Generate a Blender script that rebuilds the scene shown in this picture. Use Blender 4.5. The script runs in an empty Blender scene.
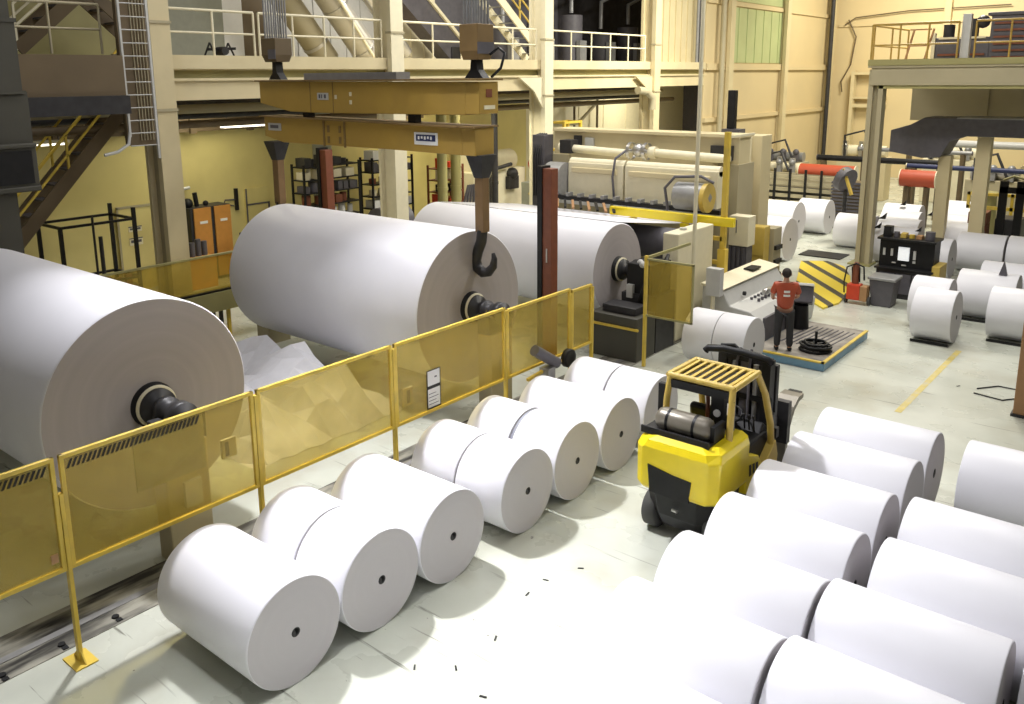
import bpy, math, random
from mathutils import Vector, Matrix
random.seed(7)
scene = bpy.context.scene
COL = scene.collection
PI = math.pi

# ------------------------------------------------------------------ materials
def nodemat(name):
    m = bpy.data.materials.new(name); m.use_nodes = True
    nt = m.node_tree
    return m, nt, nt.nodes['Principled BSDF']

def mat(name, rgb, rough=0.5, metal=0.0, var=0.06, scale=6.0, spec=0.5, bump=0.0, dirt=None, coat=0.0, stretch=None):
    """paint or metal with procedural unevenness; dirt = (rgb, amount) for stains"""
    m, nt, b = nodemat(name)
    N = nt.nodes; L = nt.links
    tc = N.new('ShaderNodeTexCoord'); no = N.new('ShaderNodeTexNoise')
    no.inputs['Scale'].default_value = scale; no.inputs['Detail'].default_value = 5
    L.new(tc.outputs['Object'], no.inputs['Vector'])
    cr = N.new('ShaderNodeValToRGB')
    cr.color_ramp.elements[0].position = 0.3; cr.color_ramp.elements[1].position = 0.7
    cr.color_ramp.elements[0].color = tuple(max(0, c*(1-var)) for c in rgb)+(1,)
    cr.color_ramp.elements[1].color = tuple(min(1, c*(1+var)) for c in rgb)+(1,)
    L.new(no.outputs['Fac'], cr.inputs['Fac'])
    out = cr.outputs['Color']
    if dirt:
        n2 = N.new('ShaderNodeTexNoise'); n2.inputs['Scale'].default_value = scale*0.45; n2.inputs['Detail'].default_value = 8
        if stretch:
            mp = N.new('ShaderNodeMapping'); mp.inputs['Scale'].default_value = stretch
            L.new(tc.outputs['Object'], mp.inputs['Vector']); L.new(mp.outputs[0], n2.inputs['Vector'])
        else: L.new(tc.outputs['Object'], n2.inputs['Vector'])
        r2 = N.new('ShaderNodeValToRGB')
        r2.color_ramp.elements[0].position = 0.44 if stretch else 0.5; r2.color_ramp.elements[1].position = 0.60 if stretch else 0.72
        r2.color_ramp.elements[0].color = (0,0,0,1); v = dirt[1]; r2.color_ramp.elements[1].color = (v,v,v,1)
        L.new(n2.outputs['Fac'], r2.inputs['Fac'])
        mx = N.new('ShaderNodeMixRGB'); mx.inputs['Color2'].default_value = tuple(dirt[0])+(1,)
        L.new(out, mx.inputs['Color1']); L.new(r2.outputs['Color'], mx.inputs['Fac'])
        out = mx.outputs['Color']
    L.new(out, b.inputs['Base Color'])
    b.inputs['Roughness'].default_value = rough; b.inputs['Metallic'].default_value = metal
    b.inputs['Specular IOR Level'].default_value = spec
    b.inputs['Coat Weight'].default_value = coat
    if bump:
        bp = N.new('ShaderNodeBump'); bp.inputs['Strength'].default_value = bump; bp.inputs['Distance'].default_value = 0.01
        L.new(no.outputs['Fac'], bp.inputs['Height']); L.new(bp.outputs['Normal'], b.inputs['Normal'])
    return m

def emit(name, rgb, s):
    m, nt, b = nodemat(name)
    b.inputs['Base Color'].default_value = tuple(rgb)+(1,)
    b.inputs['Emission Color'].default_value = tuple(rgb)+(1,)
    b.inputs['Emission Strength'].default_value = s
    return m

def paper_end_mat(name, base, scale, amp):
    """wound layers of paper: fine concentric rings round the local X axis"""
    m, nt, b = nodemat(name); N = nt.nodes; L = nt.links
    tc = N.new('ShaderNodeTexCoord'); sp = N.new('ShaderNodeSeparateXYZ')
    L.new(tc.outputs['Object'], sp.inputs[0])
    cb = N.new('ShaderNodeCombineXYZ'); L.new(sp.outputs['Y'], cb.inputs['X']); L.new(sp.outputs['Z'], cb.inputs['Y'])
    ln = N.new('ShaderNodeVectorMath'); ln.operation = 'LENGTH'; L.new(cb.outputs[0], ln.inputs[0])
    cc = N.new('ShaderNodeCombineXYZ'); L.new(ln.outputs['Value'], cc.inputs['X'])
    no = N.new('ShaderNodeTexNoise'); no.inputs['Scale'].default_value = scale; no.inputs['Detail'].default_value = 6
    L.new(cc.outputs[0], no.inputs['Vector'])
    cr = N.new('ShaderNodeValToRGB')
    cr.color_ramp.elements[0].position = 0.3; cr.color_ramp.elements[1].position = 0.7
    cr.color_ramp.elements[0].color = tuple(c*(1-amp) for c in base)+(1,); cr.color_ramp.elements[1].color = tuple(min(1,c*(1+amp*.4)) for c in base)+(1,)
    L.new(no.outputs['Fac'], cr.inputs['Fac']); L.new(cr.outputs['Color'], b.inputs['Base Color'])
    b.inputs['Roughness'].default_value = 0.85; b.inputs['Specular IOR Level'].default_value = 0.15
    return m

def tinted_sheet(name):
    m, nt, b = nodemat(name); N = nt.nodes; L = nt.links
    tr = N.new('ShaderNodeBsdfTransparent'); tr.inputs['Color'].default_value = (0.95, 0.88, 0.58, 1)
    mx = N.new('ShaderNodeMixShader')
    tc = N.new('ShaderNodeTexCoord'); no = N.new('ShaderNodeTexNoise'); no.inputs['Scale'].default_value = 1.6; no.inputs['Detail'].default_value = 6
    L.new(tc.outputs['Object'], no.inputs['Vector'])
    mr = N.new('ShaderNodeMapRange'); mr.inputs['From Min'].default_value = 0.3; mr.inputs['From Max'].default_value = 0.7
    mr.inputs['To Min'].default_value = 0.26; mr.inputs['To Max'].default_value = 0.40
    L.new(no.outputs['Fac'], mr.inputs['Value']); L.new(mr.outputs['Result'], mx.inputs['Fac'])
    b.inputs['Base Color'].default_value = (0.62, 0.48, 0.10, 1); b.inputs['Roughness'].default_value = 0.22
    L.new(tr.outputs[0], mx.inputs[1]); L.new(b.outputs[0], mx.inputs[2])
    L.new(mx.outputs[0], N['Material Output'].inputs['Surface'])
    return m

def floor_mat():
    m, nt, b = nodemat('sealed_concrete'); N = nt.nodes; L = nt.links
    tc = N.new('ShaderNodeTexCoord')
    def noise(scale, det, vec, dist=0.0):
        n = N.new('ShaderNodeTexNoise'); n.inputs['Scale'].default_value = scale; n.inputs['Detail'].default_value = det
        n.inputs['Distortion'].default_value = dist
        L.new(vec, n.inputs['Vector']); return n.outputs['Fac']
    def ramp(fac, p0, p1, c0, c1):
        r = N.new('ShaderNodeValToRGB'); r.color_ramp.elements[0].position = p0; r.color_ramp.elements[1].position = p1
        r.color_ramp.elements[0].color = c0+(1,); r.color_ramp.elements[1].color = c1+(1,)
        L.new(fac, r.inputs['Fac']); return r.outputs['Color']
    def mix(fac, a, c2):
        x = N.new('ShaderNodeMixRGB'); L.new(fac, x.inputs['Fac']); L.new(a, x.inputs['Color1'])
        x.inputs['Color2'].default_value = c2+(1,); return x.outputs['Color']
    P = tc.outputs['Object']
    base = ramp(noise(0.5, 6, P), 0.35, 0.68, (0.48, 0.50, 0.43), (0.63, 0.65, 0.57))
    # broad worn stains
    s1 = ramp(noise(0.8, 9, P, 0.15), 0.50, 0.72, (0,0,0), (0.65,0.65,0.65))
    c = mix(s1, base, (0.40, 0.38, 0.29))
    # skid and scuff streaks: noise stretched along two directions
    for rot, sc, lo, hi, amt in ((0.9, (0.5, 9, 1), 0.66, 0.72, 0.75), (-0.5, (0.7, 12, 1), 0.68, 0.735, 0.7), (1.45, (0.35, 7, 1), 0.67, 0.74, 0.6)):
        mp = N.new('ShaderNodeMapping'); mp.inputs['Rotation'].default_value = (0,0,rot); mp.inputs['Scale'].default_value = sc
        L.new(P, mp.inputs['Vector'])
        k = ramp(noise(1.3, 5, mp.outputs['Vector'], 0.3), lo, hi, (0,0,0), (amt,)*3)
        c = mix(k, c, (0.13, 0.125, 0.10))
    sp = ramp(noise(7, 3, P), 0.74, 0.77, (0,0,0), (0.8,)*3)
    c = mix(sp, c, (0.12, 0.11, 0.09))
    L.new(c, b.inputs['Base Color'])
    rr = N.new('ShaderNodeMapRange'); L.new(noise(1.1, 6, P), rr.inputs['Value'])
    rr.inputs['To Min'].default_value = 0.16; rr.inputs['To Max'].default_value = 0.42
    L.new(rr.outputs['Result'], b.inputs['Roughness'])
    b.inputs['Specular IOR Level'].default_value = 0.5
    return m

def stripe_mat(name, c1, c2, rot, scale, coord='Object'):
    m, nt, b = nodemat(name); N = nt.nodes; L = nt.links
    tc = N.new('ShaderNodeTexCoord'); mp = N.new('ShaderNodeMapping'); mp.inputs['Rotation'].default_value = rot
    L.new(tc.outputs[coord], mp.inputs['Vector'])
    w = N.new('ShaderNodeTexWave'); w.inputs['Scale'].default_value = scale; w.wave_profile = 'SIN'
    L.new(mp.outputs[0], w.inputs['Vector'])
    r = N.new('ShaderNodeValToRGB'); r.color_ramp.interpolation = 'CONSTANT'
    r.color_ramp.elements[0].color = c1+(1,); r.color_ramp.elements[1].position = 0.76; r.color_ramp.elements[1].color = c2+(1,)
    L.new(w.outputs['Fac'], r.inputs['Fac']); L.new(r.outputs['Color'], b.inputs['Base Color'])
    b.inputs['Roughness'].default_value = 0.5
    return m

def mesh_sheet(name, rgb, dens):
    m, nt, b = nodemat(name)
    b.inputs['Base Color'].default_value = rgb+(1,); b.inputs['Alpha'].default_value = dens
    return m

M = dict(
 paper=mat('white_paper', (0.82,0.82,0.87), 0.42, var=0.015, scale=1.5, spec=0.35),
 paper_end=paper_end_mat('paper_edge_shaded', (0.60,0.58,0.60), 14, .02),  # same paper as the sides; the ends' shade is put into the colour
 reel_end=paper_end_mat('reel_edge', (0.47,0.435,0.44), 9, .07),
 sheet=mat('loose_paper', (0.80,0.80,0.84), 0.6, var=0.03),
 core=mat('core_board', (0.05,0.05,0.05), 0.7),
 band=mat('grey_band', (0.25,0.26,0.30), 0.6),
 yellow=mat('safety_yellow', (0.72,0.52,0.07), 0.4, dirt=((0.35,0.27,0.08),0.5), scale=5),
 fork_yellow=mat('truck_yellow', (0.95,0.75,0.02), 0.28, var=0.03, coat=0.3),
 guard_yellow=mat('guard_yellow', (0.58,0.42,0.09), 0.4, var=0.05),
 crane=mat('crane_ochre', (0.45,0.29,0.06), 0.42, var=0.08, scale=1.2, dirt=((0.26,0.17,0.05),0.5)),
 crane_dark=mat('crane_flange', (0.22,0.14,0.05), 0.5),
 block=mat('block_ochre', (0.20,0.125,0.045), 0.5, var=0.15, scale=2),
 hook=mat('hook_steel', (0.20,0.12,0.05), 0.5, dirt=((0.05,0.045,0.04),0.8)),
 beige=mat('beige_paint', (0.66,0.57,0.35), 0.5, var=0.04, scale=1.5, dirt=((0.45,0.37,0.2),0.35)),
 cream=mat('cream_paint', (0.78,0.72,0.52), 0.45, var=0.03),
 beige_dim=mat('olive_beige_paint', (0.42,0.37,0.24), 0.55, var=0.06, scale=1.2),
 olive=mat('olive_paint', (0.34,0.31,0.13), 0.5, var=0.08, scale=1.5),
 wallyellow=mat('yellow_wall_paint', (0.76,0.66,0.27), 0.55, var=0.05, scale=0.8, dirt=((0.45,0.36,0.14),0.35)),
 wallbeige=mat('cream_wall_paint', (0.66,0.54,0.31), 0.6, var=0.04, scale=0.5),
 wallgreen=mat('pale_green_panel', (0.46,0.52,0.26), 0.4, var=0.07, scale=0.8),
 brown=mat('brown_steel', (0.13,0.093,0.048), 0.55, var=0.1, scale=1.2),
 tan=mat('tan_cabinet', (0.40,0.22,0.10), 0.5),
 orange=mat('locker_orange', (0.55,0.25,0.05), 0.5),
 dark=mat('dark_steel', (0.035,0.034,0.036), 0.45, var=0.2, spec=0.35),
 black=mat('black_paint', (0.012,0.012,0.013), 0.45, var=0.2, spec=0.3),
 rubber=mat('tyre_rubber', (0.07,0.07,0.068), 0.8),
 grey=mat('grey_steel', (0.30,0.30,0.30), 0.42, metal=0.3, var=0.1),
 ltgrey=mat('light_grey_paint', (0.52,0.52,0.50), 0.4, var=0.04),
 charcoal=mat('charcoal_paint', (0.10,0.095,0.11), 0.5, var=0.12),
 olivedark=mat('dim_olive_steel', (0.065,0.062,0.048), 0.55, var=0.1, scale=1.0),
 steel=mat('bright_steel', (0.55,0.54,0.52), 0.28, metal=0.85),
 silver=mat('silver_duct', (0.55,0.53,0.48), 0.35, metal=0.6, var=0.05),
 tank=mat('tank_grey', (0.22,0.20,0.16), 0.35, metal=0.3),
 redbrown=mat('red_oxide', (0.20,0.06,0.028), 0.5, var=0.12),
 red=mat('red_paint', (0.60,0.055,0.02), 0.4),
 redorange=mat('red_orange', (0.44,0.075,0.03), 0.5, var=0.04),
 blue=mat('blue_paint', (0.17,0.32,0.46), 0.45, var=0.08, dirt=((0.1,0.15,0.2),0.5)),
 white=mat('white_plastic', (0.80,0.80,0.78), 0.4, var=0.02),
 navy=mat('navy_ink', (0.02,0.03,0.10), 0.5),
 plank=mat('worn_deck_board', (0.30,0.27,0.23), 0.6, var=0.3, scale=4, dirt=((0.06,0.05,0.05),0.8)),
 skin=mat('skin', (0.55,0.30,0.20), 0.6), hair=mat('dark_hair', (0.02,0.014,0.01), 0.7),
 trousers=mat('dark_trousers', (0.03,0.03,0.035), 0.8),
 panel=tinted_sheet('yellow_tinted_sheet'),
 floor=floor_mat(),
 stain=mat('stained_concrete', (0.30,0.29,0.24), 0.45, var=0.5, scale=1.6, dirt=((0.02,0.018,0.015),1.0), stretch=(7,1.1,1)),
 hazard=stripe_mat('hazard_stripes', (0.80,0.62,0.05), (0.05,0.045,0.035), (0,0,-0.709), 0.46),
 barrier_stripe=stripe_mat('black_hatching', (0.60,0.44,0.12), (0.03,0.03,0.03), (0.6,0,0), 5.0),
 lamp=emit('lit_tube', (1.0,0.93,0.75), 3.2),
 screen=emit('lit_screen', (0.85,0.88,0.9), 0.5),
 glass=mat('dusky_glass', (0.12,0.13,0.12), 0.12, var=0.1),
 greypanel=mat('grey_green_cladding', (0.30,0.31,0.25), 0.45, var=0.05),
 opening_shade=mat('dark_opening_shade', (0.035,0.032,0.034), 0.6, var=0.4, scale=3),  # shade inside the upper opening, given as a wall colour
 line=mat('worn_yellow_line', (0.62,0.50,0.14), 0.5, var=0.1, scale=6, dirt=((0.52,0.50,0.40),0.9)),
)

# ------------------------------------------------------------------ mesh builder
class MB:
    def __init__(s): s.v=[]; s.f=[]; s.sm=[]; s.mi=[]; s.cur=0
    def add(s, vs, fs, smooth=False):
        o=len(s.v); s.v += [tuple(v) for v in vs]
        for f in fs: s.f.append(tuple(i+o for i in f)); s.sm.append(smooth); s.mi.append(s.cur)
        return s
    def box(s, x0,x1,y0,y1,z0,z1):
        return s.add([(x0,y0,z0),(x1,y0,z0),(x1,y1,z0),(x0,y1,z0),(x0,y0,z1),(x1,y0,z1),(x1,y1,z1),(x0,y1,z1)],
          [(0,3,2,1),(4,5,6,7),(0,1,5,4),(1,2,6,5),(2,3,7,6),(3,0,4,7)])
    def obox(s, c, sz, R):
        h=[d/2 for d in sz]; c=Vector(c)
        vs=[c+R@Vector((sx*h[0],sy*h[1],sz_*h[2])) for sz_ in(-1,1) for sx,sy in((-1,-1),(1,-1),(1,1),(-1,1))]
        return s.add(vs,[(0,3,2,1),(4,5,6,7),(0,1,5,4),(1,2,6,5),(2,3,7,6),(3,0,4,7)])
    def bar(s, p0, p1, w, h):
        """rectangular bar from p0 to p1"""
        p0=Vector(p0); p1=Vector(p1); d=p1-p0; l=d.length; d=d/l
        upv=Vector((0,0,1)) if abs(d.z)<0.95 else Vector((0,1,0))
        a=d.cross(upv).normalized(); b=a.cross(d).normalized()
        R=Matrix((d,a,b)).transposed()
        return s.obox((p0+p1)/2,(l,w,h),R)
    def cyl(s, p0, p1, r0, r1=None, n=20, caps=True):
        r1=r0 if r1 is None else r1
        p0=Vector(p0); p1=Vector(p1); d=(p1-p0).normalized()
        upv=Vector((0,0,1)) if abs(d.z)<0.9 else Vector((1,0,0))
        a=d.cross(upv).normalized(); b=d.cross(a).normalized()
        c0=[p0+(a*math.cos(t)+b*math.sin(t))*r0 for t in [2*PI*i/n for i in range(n)]]
        c1=[p1+(a*math.cos(t)+b*math.sin(t))*r1 for t in [2*PI*i/n for i in range(n)]]
        s.add(c0+c1,[(i,(i+1)%n,n+(i+1)%n,n+i) for i in range(n)],True)
        if caps:
            s.add(c0,[tuple(reversed(range(n)))]); s.add(c1,[tuple(range(n))])
        return s
    def lathe(s, prof, axis='x', c=(0,0,0), n=48, smooth=True):
        """prof = [(along, radius)]; revolve round axis through c"""
        vs=[]; fs=[]; m=len(prof)
        for i in range(n):
            t=2*PI*i/n; ct,st=math.cos(t),math.sin(t)
            for a,r in prof:
                if axis=='x': v=(c[0]+a,c[1]+r*ct,c[2]+r*st)
                elif axis=='y': v=(c[0]+r*st,c[1]+a,c[2]+r*ct)
                else: v=(c[0]+r*ct,c[1]+r*st,c[2]+a)
                vs.append(v)
        for i in range(n):
            j=(i+1)%n
            for k in range(m-1): fs.append((i*m+k,j*m+k,j*m+k+1,i*m+k+1))
        return s.add(vs,fs,smooth)
    def tube(s, pts, r, n=10, caps=True):
        pts=[Vector(p) for p in pts]; rings=[]; prev=None
        rs=r if isinstance(r,(list,tuple)) else [r]*len(pts)
        for i,p in enumerate(pts):
            d=(pts[min(i+1,len(pts)-1)]-pts[max(i-1,0)]).normalized()
            if prev is None:
                upv=Vector((0,0,1)) if abs(d.z)<0.9 else Vector((1,0,0)); a=d.cross(upv).normalized()
            else: a=(prev-d*prev.dot(d)).normalized()
            prev=a; b=d.cross(a)
            rings.append([p+(a*math.cos(2*PI*k/n)+b*math.sin(2*PI*k/n))*rs[i] for k in range(n)])
        vs=[v for g in rings for v in g]
        fs=[(i*n+k,i*n+(k+1)%n,(i+1)*n+(k+1)%n,(i+1)*n+k) for i in range(len(pts)-1) for k in range(n)]
        s.add(vs,fs,True)
        if caps: s.add(rings[0],[tuple(reversed(range(n)))]); s.add(rings[-1],[tuple(range(n))])
        return s
    def prism(s, poly, axis, a0, a1):
        """poly 2D in the two other axes (x:(y,z) y:(x,z) z:(x,y))"""
        def mk(p,a): return {'x':(a,p[0],p[1]),'y':(p[0],a,p[1]),'z':(p[0],p[1],a)}[axis]
        n=len(poly); vs=[mk(p,a0) for p in poly]+[mk(p,a1) for p in poly]
        return s.add(vs,[tuple(range(n)),tuple(range(2*n-1,n-1,-1))]+[(i,n+i,n+(i+1)%n,(i+1)%n) for i in range(n)])
    def loft(s, rings, smooth=False, caps=True):
        n=len(rings[0]); vs=[v for g in rings for v in g]
        fs=[(i*n+k,i*n+(k+1)%n,(i+1)*n+(k+1)%n,(i+1)*n+k) for i in range(len(rings)-1) for k in range(n)]
        if caps: fs+= [tuple(reversed(range(n))), tuple((len(rings)-1)*n+k for k in range(n))]
        return s.add(vs,fs,smooth)
    def sphere(s, c, r, n=16, sc=(1,1,1)):
        vs=[];m=n//2
        for i in range(m+1):
            p=PI*i/m
            for k in range(n):
                t=2*PI*k/n; vs.append((c[0]+r*sc[0]*math.sin(p)*math.cos(t),c[1]+r*sc[1]*math.sin(p)*math.sin(t),c[2]+r*sc[2]*math.cos(p)))
        return s.add(vs,[(i*n+k,(i+1)*n+k,(i+1)*n+(k+1)%n,i*n+(k+1)%n) for i in range(m) for k in range(n)],True)
    def rot(s, R, c=(0,0,0)):
        c=Vector(c); s.v=[tuple(c+R@(Vector(v)-c)) for v in s.v]; return s
    def move(s, d): s.v=[(v[0]+d[0],v[1]+d[1],v[2]+d[2]) for v in s.v]; return s
    def build(s, name, mats, parent=None, off=(0,0,0), bevel=0, seg=2):
        """off: where the object's own origin lies in the coordinates the shapes were written in"""
        me=bpy.data.meshes.new(name)
        me.from_pydata([(v[0]-off[0],v[1]-off[1],v[2]-off[2]) for v in s.v],[],s.f); me.validate()
        mats=mats if isinstance(mats,(list,tuple)) else [mats]
        for m in mats: me.materials.append(M[m] if isinstance(m,str) else m)
        if len(me.polygons)==len(s.sm):
            me.polygons.foreach_set('use_smooth',s.sm); me.polygons.foreach_set('material_index',s.mi)
        import bmesh
        bm=bmesh.new(); bm.from_mesh(me); bmesh.ops.recalc_face_normals(bm,faces=bm.faces); bm.to_mesh(me); bm.free()
        o=bpy.data.objects.new(name,me); COL.objects.link(o); o.location=off
        if parent is not None: o.parent=parent
        if bevel:
            b=o.modifiers.new('edge','BEVEL'); b.width=bevel; b.segments=seg; b.limit_method='ANGLE'; b.angle_limit=math.radians(35)
        return o

def tag(o, label=None, cat=None, group=None, kind=None):
    if label: o['label']=label
    if cat: o['category']=cat
    if group: o['group']=group
    if kind: o['kind']=kind
    return o
def thing(name, label, cat, loc=(0,0,0), rz=0, group=None):
    o=bpy.data.objects.new(name,None); COL.objects.link(o); o.location=loc; o.rotation_euler=(0,0,rz); o.empty_display_size=0.2
    return tag(o,label,cat,group)
def part(root, name, mb, mats, bevel=0):
    """shapes written in world coordinates become a part of an unrotated thing"""
    L=root.matrix_basis.translation
    P=root.parent
    while P is not None: L=L+P.matrix_basis.translation; P=P.parent
    mb.move((-L.x,-L.y,-L.z))
    return mb.build(name,mats,root,bevel=bevel)
def struct(name, mb, mats, off=(0,0,0), bevel=0, label=None):
    o=mb.build(name,mats,None,off,bevel); o['kind']='structure'
    return o
def solo(name, mb, mats, label, cat, off=(0,0,0), group=None, bevel=0):
    return tag(mb.build(name,mats,None,off,bevel),label,cat,group)
def copy_tree(o, parent=None):
    c=o.copy(); COL.objects.link(c); c.parent=parent
    for ch in list(o.children): copy_tree(ch,c)
    return c

# ------------------------------------------------------------------ camera
cam=bpy.data.cameras.new('camera'); co=bpy.data.objects.new('camera',cam); COL.objects.link(co)
F,CX,CY,HH=854.0,499.25,258.7,6.1
pt,hd,rl=0.210388,0.691354,-0.0091467
fw=Vector((-math.sin(hd)*math.cos(pt),math.cos(hd)*math.cos(pt),-math.sin(pt)))
rt=Vector((math.cos(hd),math.sin(hd),0)); up=rt.cross(fw)
r2=rt*math.cos(rl)+up*math.sin(rl); u2=up*math.cos(rl)-rt*math.sin(rl)
co.matrix_world=Matrix(((r2.x,u2.x,-fw.x,0),(r2.y,u2.y,-fw.y,0),(r2.z,u2.z,-fw.z,HH),(0,0,0,1)))
cam.sensor_width=36; cam.lens=F/1024*36; cam.shift_x=-(CX-512)/1024; cam.shift_y=(CY-352)/1024
cam.clip_end=300
scene.camera=co
scene.view_settings.view_transform='Standard'; scene.view_settings.look='None'
scene.view_settings.gamma=1; scene.view_settings.use_curve_mapping=False
# ------------------------------------------------------------------ paper rolls
def make_roll(r, length, label, cat='paper roll', hole=0.05, end='paper_end'):
    """a wound roll lying on its side, axis along X, base on z=0; face at x=+length/2"""
    t=thing('paper_roll',label,cat)
    h=length/2; e=0.012
    m=MB()
    m.lathe([(-h,r-e),(-h+e*.3,r-e*.3),(-h+e,r),(h-e,r),(h-e*.3,r-e*.3),(h,r-e)],n=72)
    m.cur=1
    m.lathe([(h,r-e),(h+.001,r*.6),(h,hole)],n=72); m.lathe([(-h,hole),(-h,r-e)],n=72)
    o=m.build('wound_paper',['paper',end],t); o.location=(0,0,r)
    c=MB().lathe([(-h+.0,hole),(-h+.03,hole*.8),(h-.02,hole*.8),(h-.004,hole*.82),(h+.003,hole*1.02),(h,hole*1.06)],n=20)
    c.box(h-.02,h+.004,-hole*.75,-hole*.15,-hole*.5,hole*.5)
    oc=c.build('core','core',t); oc.location=(0,0,r)
    return t
R=0.575; RF=0.585
full=make_roll(RF,1.66,'')
half=make_roll(RF,0.82,'')
med=make_roll(.58,1.57,'',hole=.065)
short=make_roll(R,0.68,'')
protos=[full,half,med]
used=set()
def place_roll(proto,x1,y,label,group,length,rz=0,z=0):
    o=proto if id(proto) not in used else copy_tree(proto)
    used.add(id(proto))
    o.location=(x1-length/2,y,z); o.rotation_euler=(0,0,rz); o['label']=label; o['group']=group
    if rz==0: pass
    return o
ids=[]
ordn=['nearest','second','third','fourth','fifth','sixth','farthest']
FR='white paper rolls lined up along the yellow fence'
rows=[(4.60,'n'),(5.785,'p'),(6.97,'n'),(8.47,'p'),(9.66,'w'),(10.87,'n'),(12.15,'p')]
names=['at the lower left end','second from the camera','third from the camera','fourth from the camera','fifth from the camera','sixth from the camera','farthest, beside the forklift']
for i,(y,k) in enumerate(rows):
    if k=='n':
        place_roll(full,-6.54,y,['whole white paper roll nearest the camera, at the lower left end of the fence row',None,'whole white paper roll third in the fence row, ends unbroken by a seam',None,None,'whole white paper roll sixth in the fence row, behind the grey-gapped pair'][i],FR,1.66)
    else:
        g=0.03 if k=='p' else 0.075
        ln=.82
        where={1:'second in the fence row',3:'fourth in the fence row',4:'fifth in the fence row',6:'farthest in the fence row'}[i]
        a=place_roll(half,-6.54,y,'short white roll facing the aisle, front of pair '+where,FR,0.82)
        b=place_roll(half,-6.54-ln-g,y,'short white roll by the fence, rear of pair '+where,FR,0.82)
        if g>0.05:
            for q in (a,b): pass
# a dunnage disc in the wide gap
disc=MB().lathe([(-.03,R-.02),(.03,R-.02)],n=48); disc.lathe([(-.03,0.05),(-.03,R-.02)],n=48); disc.lathe([(.03,R-.02),(.03,.05)],n=48)
solo('spacer_disc',disc,'band','grey spacer disc clamped between the two halves of the fifth fence row pair','spacer',off=(0,0,0)).location=(-7.3975,9.66,RF)
AR='white paper rolls in the left column of the lower right block'
al=['roll at the far end of the left column','second roll from the top in the left column, warm tinted end','third roll from the top in the left column, beside the forklift','fourth roll from the top in the left column, with the glossy streak','fifth roll from the top in the left column','sixth roll from the top in the left column','seventh roll from the top in the left column','nearest roll of the left column, cut by the bottom edge of the picture']
for i,y in enumerate([12.45,11.29,10.13,8.97,7.81,6.65,5.49,4.33]):
    place_roll(med,-2.4,y,'white '+al[i],AR,1.55)
BR_='white paper rolls in the right column of the lower right block'
bl=['lone at the right picture edge','top roll of the right column, in soft shade','second roll from the top in the right column','third from the top in the right column, its end showing','fourth in the right column, cut by the bottom edge','nearest roll of the right column at the bottom right corner']
for i,(x,y) in enumerate([(-.45,12.45),(-.62,10.22),(-.6,9.06),(-.79,7.9),(-.79,6.74),(-.79,5.58)]):
    place_roll(med,x,y,'white paper roll, '+bl[i],BR_,1.55)
place_roll(med,0.9,8.2,'white paper roll just visible at the right picture edge','white paper rolls in the far right column',1.55)
# pair near the operator console
place_roll(short,-6.78,16.5,'short white roll, front half of the pair below the console, facing the platform','pair of paper rolls below the console',.68)
place_roll(short,-7.475,16.5,'short white roll, rear half of the pair below the console','pair of paper rolls below the console',.68)
# far groups
big=make_roll(0.72,1.5,''); bigs=make_roll(0.66,1.1,''); sm=make_roll(0.6,0.85,''); mid=make_roll(0.6,1.3,'')
protos+=[big,bigs,sm,mid]
FG='large white rolls in front of the slatted pallets'
place_roll(bigs,-10.95,33.3,'large white roll in front of the slatted racks, its whole round end and core showing',FG,1.1)
place_roll(big,-11.4,31.3,'large white roll with a vertical seam, left of the one showing its core',FG,1.5)
place_roll(big,-10.3,27.6,'large white roll behind the yellow cabinet, nearer than the seamed one',FG,1.5)
place_roll(mid,-8.62,31.2,'white roll just left of the tall beige gantry post','rolls around the gantry post',1.3)
DG='short white rolls on the open floor at right'
place_roll(sm,-3.95,21.2,'short white roll standing alone in the aisle, nearest of the right hand cluster',DG,.85)
place_roll(sm,-4.32,22.42,'short white roll directly behind the lone aisle roll, only its top showing',DG,.85)
place_roll(mid,-3.15,23.9,'white roll in the right cluster with a dark wedge mark on its top',DG,1.3)
place_roll(mid,-2.15,22.3,'white roll at the right picture edge, front of the right cluster',DG,1.3)
place_roll(mid,-2.9,25.3,'white roll at the back of the right cluster with a pinkish shade',DG,1.3)
place_roll(mid,-4.35,29.6,'greyish roll behind the right cluster, next to the double post',DG,1.3)
place_roll(mid,-3.0,29.7,'greyish roll behind the right cluster, at the right picture edge with a black stripe',DG,1.3)
place_roll(mid,-5.5,28.0,'white roll end right of the black tool cabinet','rolls around the gantry post',1.3)
PG='white wrapped rolls heaped behind the tool cabinet'
k=0
pl=['front left','front right','second row left','second row right','third row left','third row right','back row left','back row right']
for j in range(4):
    for q in range(2):
        place_roll(mid,-6.55+q*1.36-j*.42-.2,(29.35 if q==0 else 32.2)+j*1.8-(.8 if q else 0),'white wrapped roll with dark marks in the heap behind the tool cabinet, '+pl[k],PG,1.3); k+=1
wm=MB()
# dark wedge mark
wd=MB().prism([(-.09,0),(.09,0),(.0,.34)],'y',-.05,.05)
w_=solo('wedge_block',wd,'charcoal','small dark wedge on top of a white roll in the right cluster','wedge'); w_.location=(-3.5,23.75,1.19)
for i,(x,y,z,s) in enumerate([(-7.9,28.75,1.2,.12),(-6.7,28.85,1.2,.1),(-8.3,30.7,1.2,.14),(-7.2,32.4,1.2,.1),(-8.6,34.4,1.2,.12)]):
    q=MB().prism([(-s,0),(s*.6,0),(s*.9,s*1.6),(0,s*.7)],'y',-.06,.06)
    o=solo('strap_scrap',q,'black','small black strap scrap sticking up on the heap of white rolls','strap scrap',group='black strap scraps on the heap'); o.location=(x,y,z)
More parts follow.
